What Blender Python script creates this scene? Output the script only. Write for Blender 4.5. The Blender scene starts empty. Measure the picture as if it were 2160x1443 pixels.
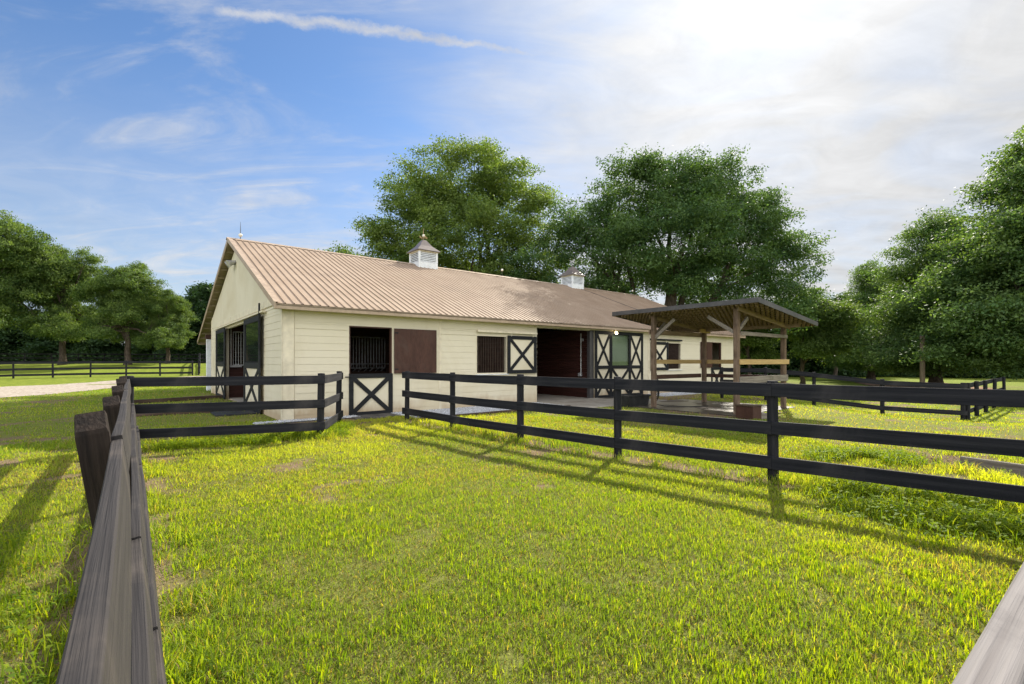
import bpy, math, random
import numpy as np
from mathutils import Vector, Matrix

random.seed(7)
RNG = np.random.default_rng(11)
D = bpy.data
scene = bpy.context.scene
COL = scene.collection
R = math.radians

# ------------------------------------------------------------------ object helpers
def link(o, parent=None):
    COL.objects.link(o)
    if parent is not None:
        o.parent = parent
    return o

def tag(o, label=None, cat=None, group=None, kind=None):
    if label: o['label'] = label
    if cat: o['category'] = cat
    if group: o['group'] = group
    if kind: o['kind'] = kind
    return o

def empty(name, loc, rz=0.0, parent=None):
    o = D.objects.new(name, None)
    o.empty_display_size = 0.3
    o.location = loc
    o.rotation_euler = (0, 0, rz)
    return link(o, parent)

class MB:
    """collects shapes, built as ONE mesh object"""
    def __init__(self):
        self.v = []; self.f = []
    def add(self, vs, fs):
        n = len(self.v)
        self.v += [tuple(p) for p in vs]
        self.f += [tuple(i + n for i in f) for f in fs]
        return self
    def box(self, x0, x1, y0, y1, z0, z1):
        return self.add([(x0,y0,z0),(x1,y0,z0),(x1,y1,z0),(x0,y1,z0),(x0,y0,z1),(x1,y0,z1),(x1,y1,z1),(x0,y1,z1)],
                        [(0,3,2,1),(4,5,6,7),(0,1,5,4),(1,2,6,5),(2,3,7,6),(3,0,4,7)])
    def bbox(self, x0, x1, y0, y1, z0, z1, b=0.006):
        """box with chamfered edges"""
        b = min(b, (x1-x0)*.45, (y1-y0)*.45, (z1-z0)*.45)
        vs = []; idx = {}
        for ax in range(3):
            for sx in (0,1):
                for sy in (0,1):
                    for sz in (0,1):
                        p = [[x0,x1][sx],[y0,y1][sy],[z0,z1][sz]]
                        s = [sx,sy,sz]
                        for k in range(3):
                            if k != ax: p[k] += b if s[k]==0 else -b
                        idx[(ax,sx,sy,sz)] = len(vs); vs.append(p)
        fs = []
        def q(ax, s, order):
            out = []
            for (a, c) in order:
                k = [0,0,0]; k[ax] = s; o = [i for i in range(3) if i != ax]; k[o[0]] = a; k[o[1]] = c
                out.append(idx[(ax,*k)])
            return out
        for ax in range(3):
            for s in (0,1):
                o = [(0,0),(1,0),(1,1),(0,1)]
                fl = (s == 1) ^ (ax == 1)
                fs.append(tuple(q(ax, s, o if fl else o[::-1])))
        # edges
        for a in range(3):
            b_, c_ = [i for i in range(3) if i != a]
            for sb in (0,1):
                for sc in (0,1):
                    def I(axf, sa):
                        k=[0,0,0]; k[a]=sa; k[b_]=sb; k[c_]=sc
                        return idx[(axf,*k)]
                    f = (I(b_,0), I(b_,1), I(c_,1), I(c_,0))
                    fs.append(f)
        for sx in (0,1):
            for sy in (0,1):
                for sz in (0,1):
                    fs.append((idx[(0,sx,sy,sz)], idx[(1,sx,sy,sz)], idx[(2,sx,sy,sz)]))
        return self.add(vs, fs)
    def bar(self, p0, p1, w, h, up=(0,0,1), t0=1.0, t1=1.0):
        p0 = Vector(p0); p1 = Vector(p1); d = (p1-p0).normalized()
        u = Vector(up)
        s = d.cross(u)
        if s.length < 1e-4: s = d.cross(Vector((1,0,0)))
        s.normalize(); u = s.cross(d).normalized()
        vs = []
        for p, t in ((p0,t0),(p1,t1)):
            for a, c in ((-1,-1),(1,-1),(1,1),(-1,1)):
                vs.append(p + s*(a*w*t/2) + u*(c*h*t/2))
        return self.add(vs, [(0,1,2,3),(7,6,5,4),(0,4,5,1),(1,5,6,2),(2,6,7,3),(3,7,4,0)])
    def tube(self, pts, radii, n=10, cap=True):
        pts = [Vector(p) for p in pts]
        rings = []; vs = []
        ref = Vector((0.31,0.17,1)) if abs((pts[-1]-pts[0]).normalized().z) < .9 else Vector((1,.13,0))
        for i, p in enumerate(pts):
            a = pts[max(i-1,0)]; b = pts[min(i+1,len(pts)-1)]
            d = (b-a).normalized()
            s = d.cross(ref).normalized(); u = s.cross(d)
            r = radii[i] if not isinstance(radii,(int,float)) else radii
            for k in range(n):
                t = 2*math.pi*k/n
                vs.append(p + s*(r*math.cos(t)) + u*(r*math.sin(t)))
        fs = []
        for i in range(len(pts)-1):
            for k in range(n):
                k2 = (k+1) % n
                fs.append((i*n+k, i*n+k2, (i+1)*n+k2, (i+1)*n+k))
        if cap:
            fs.append(tuple(range(n))[::-1]); fs.append(tuple((len(pts)-1)*n+k for k in range(n)))
        return self.add(vs, fs)
    def ball(self, c, r, n=10, m=7, sz=1.0):
        pts = []; rr = []
        for i in range(m+1):
            t = math.pi*i/m
            pts.append((c[0],c[1],c[2]-r*sz*math.cos(t))); rr.append(max(r*math.sin(t),1e-4))
        return self.tube(pts, rr, n)
    def build(self, name, mat, parent=None, smooth=False, loc=None, rot=None):
        me = D.meshes.new(name)
        me.from_pydata(self.v, [], self.f)
        me.materials.append(mat)
        me.update()
        import bmesh
        bm = bmesh.new(); bm.from_mesh(me); bmesh.ops.recalc_face_normals(bm, faces=bm.faces); bm.to_mesh(me); bm.free()
        if smooth:
            me.polygons.foreach_set('use_smooth', [True]*len(me.polygons))
        o = D.objects.new(name, me)
        if loc is not None: o.location = loc
        if rot is not None: o.rotation_euler = rot
        return link(o, parent)

def np_mesh(name, verts, faces_sizes, loops, mat, attr=None, smooth=False):
    me = D.meshes.new(name)
    me.vertices.add(len(verts)); me.vertices.foreach_set('co', np.ascontiguousarray(verts, np.float32).ravel())
    me.loops.add(len(loops)); me.loops.foreach_set('vertex_index', np.ascontiguousarray(loops, np.int32))
    me.polygons.add(len(faces_sizes))
    st = np.zeros(len(faces_sizes), np.int32); st[1:] = np.cumsum(faces_sizes)[:-1]
    me.polygons.foreach_set('loop_start', st)
    try: me.polygons.foreach_set('loop_total', np.ascontiguousarray(faces_sizes, np.int32))
    except Exception: pass
    if attr is not None:
        a = me.attributes.new('tint', 'FLOAT_COLOR', 'POINT')
        c = np.ones((len(verts),4), np.float32); c[:,:3] = attr
        a.data.foreach_set('color', c.ravel())
    me.materials.append(mat)
    me.update(calc_edges=True)
    if smooth: me.polygons.foreach_set('use_smooth', np.ones(len(faces_sizes), bool))
    return me

# ------------------------------------------------------------------ numpy noise
def vnoise(x, y, s, seed=0):
    x = np.asarray(x)/s; y = np.asarray(y)/s
    xi = np.floor(x).astype(np.int64); yi = np.floor(y).astype(np.int64)
    fx = x-xi; fy = y-yi
    fx = fx*fx*(3-2*fx); fy = fy*fy*(3-2*fy)
    def h(a, b):
        n = (a*374761393 + b*668265263 + seed*1442695041) & 0x7fffffff
        n = ((n ^ (n >> 13)) * 1274126177) & 0x7fffffff
        return ((n ^ (n >> 16)) & 0xffff) / 65535.0
    return (h(xi,yi)*(1-fx)+h(xi+1,yi)*fx)*(1-fy) + (h(xi,yi+1)*(1-fx)+h(xi+1,yi+1)*fx)*fy
def fnoise(x, y, s, seed=0):
    return (vnoise(x,y,s,seed)*.55 + vnoise(x,y,s*.47,seed+1)*.3 + vnoise(x,y,s*.2,seed+2)*.15)
def sstep(a, b, x):
    t = np.clip((np.asarray(x,float)-a)/(b-a), 0, 1); return t*t*(3-2*t)

# ------------------------------------------------------------------ materials
def nodes(name):
    m = D.materials.new(name); m.use_nodes = True
    nt = m.node_tree; nt.nodes.clear()
    out = nt.nodes.new('ShaderNodeOutputMaterial')
    return m, nt, out
def N(nt, typ, **kw):
    n = nt.nodes.new(typ)
    for k, v in kw.items():
        if k.startswith('i_'):
            key = k[2:]
            key = int(key) if key.isdigit() else key.replace('_',' ')
            n.inputs[key].default_value = v
        else: setattr(n, k, v)
    return n
def L(nt, a, b): nt.links.new(a, b)
def c4(c): return (c[0], c[1], c[2], 1.0)
def ramp(nt, fac, stops):
    r = nt.nodes.new('ShaderNodeValToRGB'); e = r.color_ramp.elements
    while len(e) > 1: e.remove(e[-1])
    e[0].position = stops[0][0]; e[0].color = c4(stops[0][1]) if not isinstance(stops[0][1], float) else c4((stops[0][1],)*3)
    for p, c in stops[1:]:
        el = e.new(p); el.color = c4(c) if not isinstance(c, float) else c4((c,)*3)
    L(nt, fac, r.inputs[0]); return r.outputs[0]
def mix(nt, fac, a, b, mode='MIX'):
    n = nt.nodes.new('ShaderNodeMix'); n.data_type = 'RGBA'; n.blend_type = mode
    for s, v in ((0,fac),(6,a),(7,b)):
        if isinstance(v, (int,float)): n.inputs[s].default_value = v
        elif isinstance(v, tuple): n.inputs[s].default_value = c4(v)
        else: L(nt, v, n.inputs[s])
    return n.outputs[2]
def coords(nt, kind='Object', scale=(1,1,1)):
    tc = nt.nodes.new('ShaderNodeTexCoord'); mp = nt.nodes.new('ShaderNodeMapping'); mp.inputs['Scale'].default_value = scale
    L(nt, tc.outputs[kind], mp.inputs[0]); return mp.outputs[0]
def noise(nt, vec, scale, detail=4, rough=.55, dist=0.0):
    n = N(nt, 'ShaderNodeTexNoise', i_Scale=scale, i_Detail=detail, i_Roughness=rough, i_Distortion=dist)
    if vec is not None: L(nt, vec, n.inputs['Vector'])
    return n.outputs['Fac']
def bump(nt, h, strength=.3, dist=.01):
    b = N(nt, 'ShaderNodeBump', i_Strength=strength, i_Distance=dist); L(nt, h, b.inputs['Height']); return b.outputs[0]

def N_add(nt, a, b):
    n = nt.nodes.new('ShaderNodeMath'); n.operation = 'ADD'; L(nt, a, n.inputs[0]); n.inputs[1].default_value = b; return n.outputs[0]
def surf_mat(name, c1, c2, scale=3.0, stretch=(1,1,1), rough=.6, spec=.3, bump_s=.2, bump_d=.01, metallic=0.0, dirt=None, dirt_scale=.6, fine=14.0, contrast=(.35,.65), mott=.35, foot=None):
    m, nt, out = nodes(name)
    v = coords(nt, 'Object', stretch)
    n1 = noise(nt, v, scale, 5, .6)
    col = ramp(nt, n1, [(contrast[0], c1), (contrast[1], c2)])
    n2 = noise(nt, v, scale*fine/3, 3)
    col = mix(nt, mott, col, ramp(nt, n2, [(.3,.55),(.7,1.25)]), 'MULTIPLY')
    if foot:
        sx_ = nt.nodes.new('ShaderNodeSeparateXYZ'); L(nt, coords(nt,'Object'), sx_.inputs[0])
        ma = N(nt,'ShaderNodeMath',operation='MULTIPLY_ADD'); L(nt, noise(nt, coords(nt,'Object',(1.6,1.6,.5)), 1.2, 5, .65), ma.inputs[0]); ma.inputs[1].default_value = -.9; L(nt, sx_.outputs[2], ma.inputs[2])
        col = mix(nt, ramp(nt, ma.outputs[0], [(0.0,.75),(.12,0.0)]) if False else ramp(nt, N_add(nt, ma.outputs[0], .32), [(0.0,.8),(.34,0.0)]), col, foot)
    if dirt:
        d = noise(nt, coords(nt,'Object'), dirt_scale, 6, .65, .6)
        col = mix(nt, ramp(nt, d, [(.52,0.0),(.72,1.0)]), col, dirt)
    b = N(nt, 'ShaderNodeBsdfPrincipled', i_Roughness=rough, i_Metallic=metallic)
    b.inputs['Specular IOR Level'].default_value = spec
    L(nt, col, b.inputs['Base Color'])
    if bump_s: L(nt, bump(nt, n2, bump_s, bump_d), b.inputs['Normal'])
    L(nt, b.outputs[0], out.inputs[0])
    return m

def leaf_mat(name, trans=.38, spec=.25, rough=.45, mul=(1,1,1), tcol=(1.5,1.45,.45)):
    m, nt, out = nodes(name)
    a = N(nt, 'ShaderNodeAttribute', attribute_name='tint')
    col = mix(nt, 1.0, a.outputs['Color'], mul, 'MULTIPLY')
    p = N(nt, 'ShaderNodeBsdfPrincipled', i_Roughness=rough); p.inputs['Specular IOR Level'].default_value = spec
    L(nt, col, p.inputs['Base Color'])
    t = N(nt, 'ShaderNodeBsdfTranslucent'); L(nt, mix(nt, 1.0, col, tcol, 'MULTIPLY'), t.inputs[0])
    mx = N(nt, 'ShaderNodeMixShader'); mx.inputs[0].default_value = trans
    L(nt, p.outputs[0], mx.inputs[1]); L(nt, t.outputs[0], mx.inputs[2]); L(nt, mx.outputs[0], out.inputs[0])
    return m

M = {}
M['cream'] = surf_mat('cream_paint', (.67,.61,.465), (.70,.64,.495), .7, (1,1,1), .55, .25, .0, .004, dirt=(.61,.54,.385), dirt_scale=.35, fine=9, mott=.06, foot=(.42,.31,.19))
M['cream_trim'] = surf_mat('cream_trim', (.68,.61,.455), (.72,.65,.50), 1, rough=.5, bump_s=.05)
M['white'] = surf_mat('white_paint', (.70,.73,.76), (.80,.82,.84), 4, rough=.5, bump_s=.05, dirt=(.55,.56,.56), dirt_scale=2)
M['black'] = surf_mat('black_paint', (.010,.011,.013), (.02,.021,.024), 3, (.25,3,3), .62, .2, .35, .004)
M['fence'] = surf_mat('black_fence_stain', (.011,.012,.016), (.027,.027,.032), 4, (.15,5,5), .75, .12, .6, .005, dirt=(.045,.042,.045), dirt_scale=1.1)
M['fence_old'] = surf_mat('weathered_black_stain', (.032,.030,.031), (.056,.051,.050), 8, (.10,6,6), .85, .1, .9, .005, dirt=(.070,.061,.056), dirt_scale=1.6, contrast=(.25,.75), fine=7)
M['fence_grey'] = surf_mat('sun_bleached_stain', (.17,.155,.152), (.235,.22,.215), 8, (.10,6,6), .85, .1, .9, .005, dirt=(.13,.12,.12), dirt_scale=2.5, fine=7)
M['post_end'] = surf_mat('dark_post', (.010,.009,.009), (.036,.027,.022), 5, (3,3,.3), .85, .1, .8, .01)
M['post'] = surf_mat('black_post', (.011,.012,.015), (.028,.027,.03), 5, (4,4,.3), .75, .12, .6, .008)
M['fence_raw'] = surf_mat('worn_board_end', (.10,.07,.055), (.17,.12,.095), 5, (.2,6,6), .85, .1, .6, .005)
M['brown_wood'] = surf_mat('brown_stained_ply', (.050,.022,.016), (.078,.036,.026), 2.5, (2,2,.6), .55, .25, .2, .004, dirt=(.075,.045,.035), dirt_scale=1.3)
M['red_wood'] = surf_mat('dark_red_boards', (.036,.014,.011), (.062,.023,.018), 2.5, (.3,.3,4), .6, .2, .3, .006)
M['old_wood'] = surf_mat('weathered_timber', (.10,.068,.046), (.215,.155,.11), 4, (3,3,.5), .85, .1, .7, .008, dirt=(.07,.052,.04), dirt_scale=1.2)
M['dark_wood'] = surf_mat('dark_damp_timber', (.045,.03,.022), (.10,.07,.05), 4, (.4,4,4), .8, .15, .6, .008)
M['warm_wood'] = surf_mat('brown_rafter_timber', (.20,.145,.095), (.31,.23,.155), 4, (.4,4,4), .8, .15, .5, .006)
M['new_wood'] = surf_mat('fresh_yellow_board', (.40,.27,.11), (.52,.37,.16), 4, (.3,6,6), .6, .25, .3, .004)
M['grey_wood'] = surf_mat('grey_weathered_board', (.14,.12,.10), (.27,.24,.20), 4, (.3,6,6), .85, .1, .6, .006, dirt=(.08,.075,.05), dirt_scale=1.5)
M['roof'] = surf_mat('tan_painted_steel', (.315,.235,.172), (.365,.28,.21), 1.5, (1,.4,1), .66, .14, .0, .002, dirt=(.29,.22,.165), dirt_scale=.7, mott=.05)
M['roof_trim'] = surf_mat('tan_roof_trim', (.36,.27,.19), (.44,.335,.24), 2, rough=.45, bump_s=.02)
M['soffit'] = surf_mat('soffit_boards', (.30,.24,.16), (.40,.33,.23), 3, (1,3,1), .75, .15, .2, .006)
M['roof_under'] = surf_mat('bare_steel_underside', (.015,.013,.011), (.03,.026,.02), 2, rough=.6, bump_s=.05)
M['dark_steel'] = surf_mat('dark_grey_steel', (.045,.043,.045), (.075,.07,.07), 2, rough=.4, spec=.5, bump_s=.03)
M['cupola_roof'] = surf_mat('bronze_sheet_roof', (.12,.10,.10), (.19,.155,.14), 3, rough=.42, spec=.5, bump_s=.05)
M['bars'] = surf_mat('galvanised_bars', (.34,.34,.35), (.48,.48,.49), 6, rough=.4, spec=.5, metallic=.3, bump_s=.05)
M['bars_light'] = surf_mat('white_bars', (.62,.62,.60), (.74,.74,.72), 6, rough=.4, bump_s=.03)
M['dark_bars'] = surf_mat('brown_bars', (.07,.045,.035), (.12,.08,.06), 6, rough=.5, bump_s=.05)
M['brass'] = surf_mat('brass_finial', (.30,.19,.10), (.42,.28,.15), 6, rough=.4, spec=.5, metallic=.7, bump_s=.02)
M['glassball'] = surf_mat('milk_glass', (.70,.66,.58), (.78,.74,.66), 6, rough=.15, spec=.5, bump_s=0)
M['concrete'] = surf_mat('broom_concrete', (.26,.235,.20), (.36,.33,.285), 1.2, rough=.85, spec=.15, bump_s=.2, bump_d=.004, dirt=(.20,.17,.14), dirt_scale=.6)
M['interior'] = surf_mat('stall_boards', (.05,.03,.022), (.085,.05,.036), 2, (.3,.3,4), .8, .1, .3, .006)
M['rubber'] = surf_mat('black_rubber', (.012,.012,.013), (.03,.03,.03), 5, rough=.6, spec=.3, bump_s=.2, bump_d=.003)
M['mat_rubber'] = surf_mat('worn_rubber_mat', (.06,.058,.055), (.13,.12,.11), 3, rough=.85, spec=.1, bump_s=.3, bump_d=.004)
M['bark'] = surf_mat('oak_bark', (.045,.036,.028), (.13,.10,.08), 4, (2.5,2.5,.5), .9, .08, 1.0, .04)
M['bark_light'] = surf_mat('pale_bark', (.13,.105,.08), (.24,.20,.16), 4, (2.5,2.5,.5), .9, .08, 1.0, .03)
M['pole'] = surf_mat('utility_pole_wood', (.17,.13,.09), (.26,.20,.145), 4, (4,4,.2), .85, .1, .5, .01)

def glass_mat(name, tfac):
    m, nt, out = nodes(name)
    p = N(nt, 'ShaderNodeBsdfPrincipled', i_Roughness=.03); p.inputs['Base Color'].default_value = (.02,.025,.022,1)
    p.inputs['Specular IOR Level'].default_value = 1.0
    p.inputs['IOR'].default_value = 2.0 if tfac > .5 else 3.2
    tr = N(nt, 'ShaderNodeBsdfTransparent'); tr.inputs[0].default_value = (.72,.80,.74,1)
    v = coords(nt, 'Object'); L(nt, bump(nt, noise(nt, v, 1.3, 2), .12, .02), p.inputs['Normal'])
    mx = N(nt, 'ShaderNodeMixShader'); mx.inputs[0].default_value = tfac
    L(nt, p.outputs[0], mx.inputs[1]); L(nt, tr.outputs[0], mx.inputs[2]); L(nt, mx.outputs[0], out.inputs[0])
    return m
M['glass'] = glass_mat('reflecting_glass', .12); M['clear_glass'] = glass_mat('clear_glass', .86)
def lamp_mat():
    m, nt, out = nodes('lit_lamp'); e = N(nt, 'ShaderNodeEmission', i_Strength=14.0); e.inputs[0].default_value = (1,.83,.55,1)
    L(nt, e.outputs[0], out.inputs[0]); return m
M['lamp'] = lamp_mat()

def wet_mat():
    m, nt, out = nodes('wet_concrete')
    v = coords(nt, 'Object')
    n = noise(nt, v, .9, 4, .5, .4)
    wet = ramp(nt, n, [(.34,0.0),(.46,1.0)])
    n2 = noise(nt, v, 9, 4)
    dry = ramp(nt, n2, [(.3,(.11,.09,.072)),(.7,(.18,.15,.12))])
    p = N(nt, 'ShaderNodeBsdfPrincipled'); p.inputs['Specular IOR Level'].default_value = .22
    L(nt, mix(nt, wet, dry, (.055,.045,.038)), p.inputs['Base Color'])
    rr = nt.nodes.new('ShaderNodeMapRange'); L(nt, wet, rr.inputs[0]); rr.inputs[3].default_value = .8; rr.inputs[4].default_value = .30
    L(nt, rr.outputs[0], p.inputs['Roughness'])
    L(nt, p.outputs[0], out.inputs[0]); return m
M['wet'] = wet_mat()

def ground_mat():
    m, nt, out = nodes('meadow_soil_and_turf')
    v = coords(nt, 'Object')
    n1 = noise(nt, v, .22, 5, .6, .3)
    n2 = noise(nt, v, 2.2, 5, .65)
    n3 = noise(nt, v, 38, 3, .7)
    green = ramp(nt, n2, [(.32,(.105,.15,.022)),(.55,(.18,.22,.032)),(.75,(.25,.27,.045))])
    thatch = ramp(nt, n3, [(.3,(.10,.095,.034)),(.7,(.21,.19,.07))])
    a = N(nt, 'ShaderNodeAttribute', attribute_name='tint')   # r: bare soil, g: near the paddock, where real blades stand over thatch
    sp = N(nt, 'ShaderNodeSeparateColor'); L(nt, a.outputs['Color'], sp.inputs[0])
    th = N(nt, 'ShaderNodeMath', operation='MULTIPLY'); L(nt, sp.outputs[1], th.inputs[0]); L(nt, ramp(nt, n2, [(.3,.2),(.65,.7)]), th.inputs[1])
    col = mix(nt, th.outputs[0], green, thatch)
    col = mix(nt, ramp(nt, n1, [(.55,0.0),(.75,.35)]), col, (.16,.155,.04))
    soil = ramp(nt, noise(nt, v, 16, 5, .7), [(.3,(.13,.085,.055)),(.7,(.27,.19,.13))])
    col = mix(nt, sp.outputs[0], col, soil)
    col = mix(nt, .5, col, ramp(nt, n3, [(.3,.5),(.7,1.35)]), 'MULTIPLY')
    p = N(nt, 'ShaderNodeBsdfPrincipled', i_Roughness=.95); p.inputs['Specular IOR Level'].default_value = .05
    L(nt, col, p.inputs['Base Color'])
    L(nt, bump(nt, n3, .8, .03), p.inputs['Normal'])
    L(nt, p.outputs[0], out.inputs[0]); return m
M['ground'] = ground_mat()
def gravel_mat(name, a, b, c, sc=26):
    m, nt, out = nodes(name)
    v = coords(nt, 'Object')
    vo = N(nt, 'ShaderNodeTexVoronoi', i_Scale=sc); L(nt, v, vo.inputs['Vector'])
    s = N(nt, 'ShaderNodeSeparateColor'); L(nt, vo.outputs['Color'], s.inputs[0])
    col = ramp(nt, s.outputs[0], [(.1,a),(.5,b),(.9,c)])
    col = mix(nt, ramp(nt, noise(nt, v, .5, 5), [(.45,0.0),(.7,.6)]), col, b)
    p = N(nt, 'ShaderNodeBsdfPrincipled', i_Roughness=.9); p.inputs['Specular IOR Level'].default_value = .1
    L(nt, col, p.inputs['Base Color']); L(nt, bump(nt, vo.outputs['Distance'], .7, .02), p.inputs['Normal'])
    L(nt, p.outputs[0], out.inputs[0]); return m
M['drive'] = gravel_mat('drive_gravel', (.25,.21,.17), (.34,.29,.24), (.43,.38,.325), 9)
M['gravel'] = gravel_mat('grey_gravel', (.28,.29,.32), (.42,.43,.47), (.58,.59,.63), 30)
M['arena'] = surf_mat('arena_sand', (.20,.125,.085), (.29,.19,.13), .5, rough=.95, spec=.05, bump_s=.3, bump_d=.03)
M['path'] = surf_mat('sandy_path', (.26,.195,.13), (.36,.285,.20), 2.5, rough=.95, spec=.05, bump_s=.4, bump_d=.02)
M['stone'] = leaf_mat('pebble_stone', 0.0, .2, .8)
M['oak_leaf'] = leaf_mat('oak_leaf', .38, .20, .56, tcol=(1.6,1.6,.5))
M['grass'] = leaf_mat('grass_blade', .55, .12, .6, tcol=(1.75,1.65,.2))
M['weed'] = leaf_mat('weed_leaf', .5, .10, .65, tcol=(1.5,1.5,.35))

# ------------------------------------------------------------------ frames of the place (metres; camera eye at 1.7 m above the paddock corner)
H = 1.7
BA = math.atan2(.624, .781)                       # the barn's long axis
BC = (-6.364, 13.11)
U = (.781, .624); V = (-.6245, .7805)
def bl(t, s):                                     # barn local -> world
    return (BC[0]+U[0]*t+V[0]*s, BC[1]+U[1]*t+V[1]*s)
def to_bl(x, y):
    dx = np.asarray(x)-BC[0]; dy = np.asarray(y)-BC[1]
    return dx*U[0]+dy*U[1], dx*V[0]+dy*V[1]

def seg_dist(x, y, a, b):
    ax, ay = a; bx, by = b; dx, dy = bx-ax, by-ay; l2 = dx*dx+dy*dy
    t = np.clip(((x-ax)*dx+(y-ay)*dy)/l2, 0, 1)
    return np.hypot(x-ax-t*dx, y-ay-t*dy)
DITCH = ((7.45,7.85), (9.6,4.6))
def terrain(x, y):
    x = np.asarray(x, float); y = np.asarray(y, float)
    z = -.56*sstep(10.3, 16.5, x)*sstep(11, 17.5, y)*(1-sstep(120,300,y))
    z = z + .30*sstep(33, 44, y)*sstep(-8, -26, x) + 1.0*sstep(47, 62, y)*sstep(0, -25, x)
    z = z - .55*np.exp(-(seg_dist(x,y,*DITCH)/.42)**2)
    z = z + .05*(fnoise(x,y,3.0,5)-.5)*sstep(-.3,1.0,np.maximum(seg_dist(x,y,bl(-1,7),bl(27,7))-9.5, 0)) + .25*(fnoise(x,y,30,9)-.5)*sstep(60,110,np.hypot(x,y))
    return z
def gz(x, y): return float(terrain(x, y))

# gravel drive centre line with half widths
DRIVE = [((-24.5,2),3.0),((-26.5,14),3.8),((-28.6,25),4.9),((-29.2,34.0),3.2),((-27.5,40),2.4),((-23,47),2.2),((-16,52),2.2)]
def drive_d(x, y):
    d = np.full(np.shape(x), 1e3)
    for (a, wa), (b, wb) in zip(DRIVE[:-1], DRIVE[1:]):
        ax, ay = a; bx, by = b; dx, dy = bx-ax, by-ay
        t = np.clip(((x-ax)*dx+(y-ay)*dy)/(dx*dx+dy*dy), 0, 1)
        d = np.minimum(d, np.hypot(x-ax-t*dx, y-ay-t*dy)-(wa+(wb-wa)*t))
    return d

LF0, LF1 = (-.12,.07), (-7.56,9.2)                # paddock fence on the left
GP = [(-3.08,13.55), (-1.535,11.75), (.13,10.0), (1.825,8.29), (3.67,6.66), (5.96,4.63)]
PAV = (7.03,14.76)
def pl(x, y): return (PAV[0]+U[0]*x+V[0]*y, PAV[1]+U[1]*x+V[1]*y)
def to_pl(x, y):
    dx = np.asarray(x)-PAV[0]; dy = np.asarray(y)-PAV[1]
    return dx*U[0]+dy*U[1], dx*V[0]+dy*V[1]

def bare(x, y):
    """0..1 how bare the soil is"""
    n = fnoise(x, y, 1.1, 31); n2 = fnoise(x, y, .45, 77)
    b = sstep(.59, .68, n*.6+n2*.4)*.95
    b = np.maximum(b, sstep(.45,.05, seg_dist(x,y,(-.2,-.2),(-7.2,9.1))-.05-.35*n)*sstep(.38,.6,n2))
    d = np.full(np.shape(x), 1e3)
    for a, c in zip(GP[:-1], GP[1:]): d = np.minimum(d, seg_dist(x,y,a,c))
    b = np.maximum(b, sstep(.50,.12, d)*sstep(.36,.52,n2)*.95)
    d = seg_dist(x, y, (-7.3,8.9), (-4.3,10.0))
    b = np.maximum(b, sstep(.45,.1,d)*sstep(.42,.58,n2))
    t, s = to_bl(x, y)
    b = np.maximum(b, sstep(-1.5,-.6,s+.9*(n-.5))*sstep(.4,-.2,s)*sstep(-1,0,t)*(1-sstep(25.8,27,t))*(.3+.7*sstep(.4,.55,n2)))
    b = np.maximum(b, sstep(-1.6,-.3,t+1.2*(n-.5))*sstep(.4,0,t)*sstep(0,1,s)*(1-sstep(14,17,s))*(.75*sstep(.50,.64,n2)))
    b = np.maximum(b, sstep(1.1,.3, seg_dist(x,y,(7.3,7.9),(9.8,4.7))-.2*n)*.9)
    b = np.maximum(b, sstep(1.3,.5, seg_dist(x,y,pl(2.5,4.6),pl(7.0,6.0)))*.8)
    b = np.maximum(b, sstep(.9,.2, seg_dist(x,y,(3.6,12.6),(7.2,12.0))-.5*n+.2)*.55)
    b = np.maximum(b, sstep(1.6,.3, seg_dist(x,y,(6.5,10.2),(10.5,10.6)))*sstep(.4,.6,n)*.8)
    return np.clip(b, 0, 1)

def blocked(x, y):
    t, s = to_bl(x, y); px, py = to_pl(x, y)
    k = (t > -.1) & (t < 25.95) & (s > -.02) & (s < 16)
    k |= (t > 9.2) & (t < 14.4) & (s > -2.9) & (s < .1)
    k |= (t > 3.15) & (t < 9.25) & (s > -2.05) & (s < .1)
    k |= (t > 16.4) & (t < 21.5) & (s > -1.3) & (s < .1)
    k |= (t > 1.6) & (t < 3.5) & (s > -.95) & (s < .1)
    k |= (t > -.75) & (t < 1.6) & (s > -.35) & (s < .1)
    k |= (px > -.5) & (px < 4.0) & (py > -.3) & (py < 4.4)
    k |= drive_d(x, y) < .15*fnoise(x,y,1.0,4)
    return k

# ------------------------------------------------------------------ ground sheet
def axis(lo, hi, n_lo, n_hi):
    a = [lo]
    v = lo
    core = list(np.arange(lo, hi+1e-6, .3))
    out = core[:]
    st = .3; v = hi
    while v < 900: st *= 1.22; v += st; out.append(v)
    st = .3; v = lo
    while v > -900: st *= 1.22; v -= st; out.insert(0, v)
    return np.array(out)
gx = axis(-20, 22, 0, 0); gy = axis(-2, 24, 0, 0)
GX, GY = np.meshgrid(gx, gy)
vx = GX.ravel(); vy = GY.ravel(); vz = terrain(vx, vy)
nx, ny = len(gx), len(gy)
ii = (np.arange(ny-1)[:,None]*nx + np.arange(nx-1)[None,:]).ravel()
quads = np.stack([ii, ii+1, ii+1+nx, ii+nx], 1)
near = sstep(26, 12, np.hypot(vx-1, vy-5))
me = np_mesh('ground', np.stack([vx,vy,vz],1), np.full(len(quads),4), quads.ravel(), M['ground'],
             attr=np.stack([bare(vx,vy)*sstep(70,40,np.hypot(vx,vy)), near, near*0],1), smooth=True)
tag(link(D.objects.new('ground', me)), 'rolling green lawn and paddock turf with bare soil patches', 'ground', kind='structure')

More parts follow.
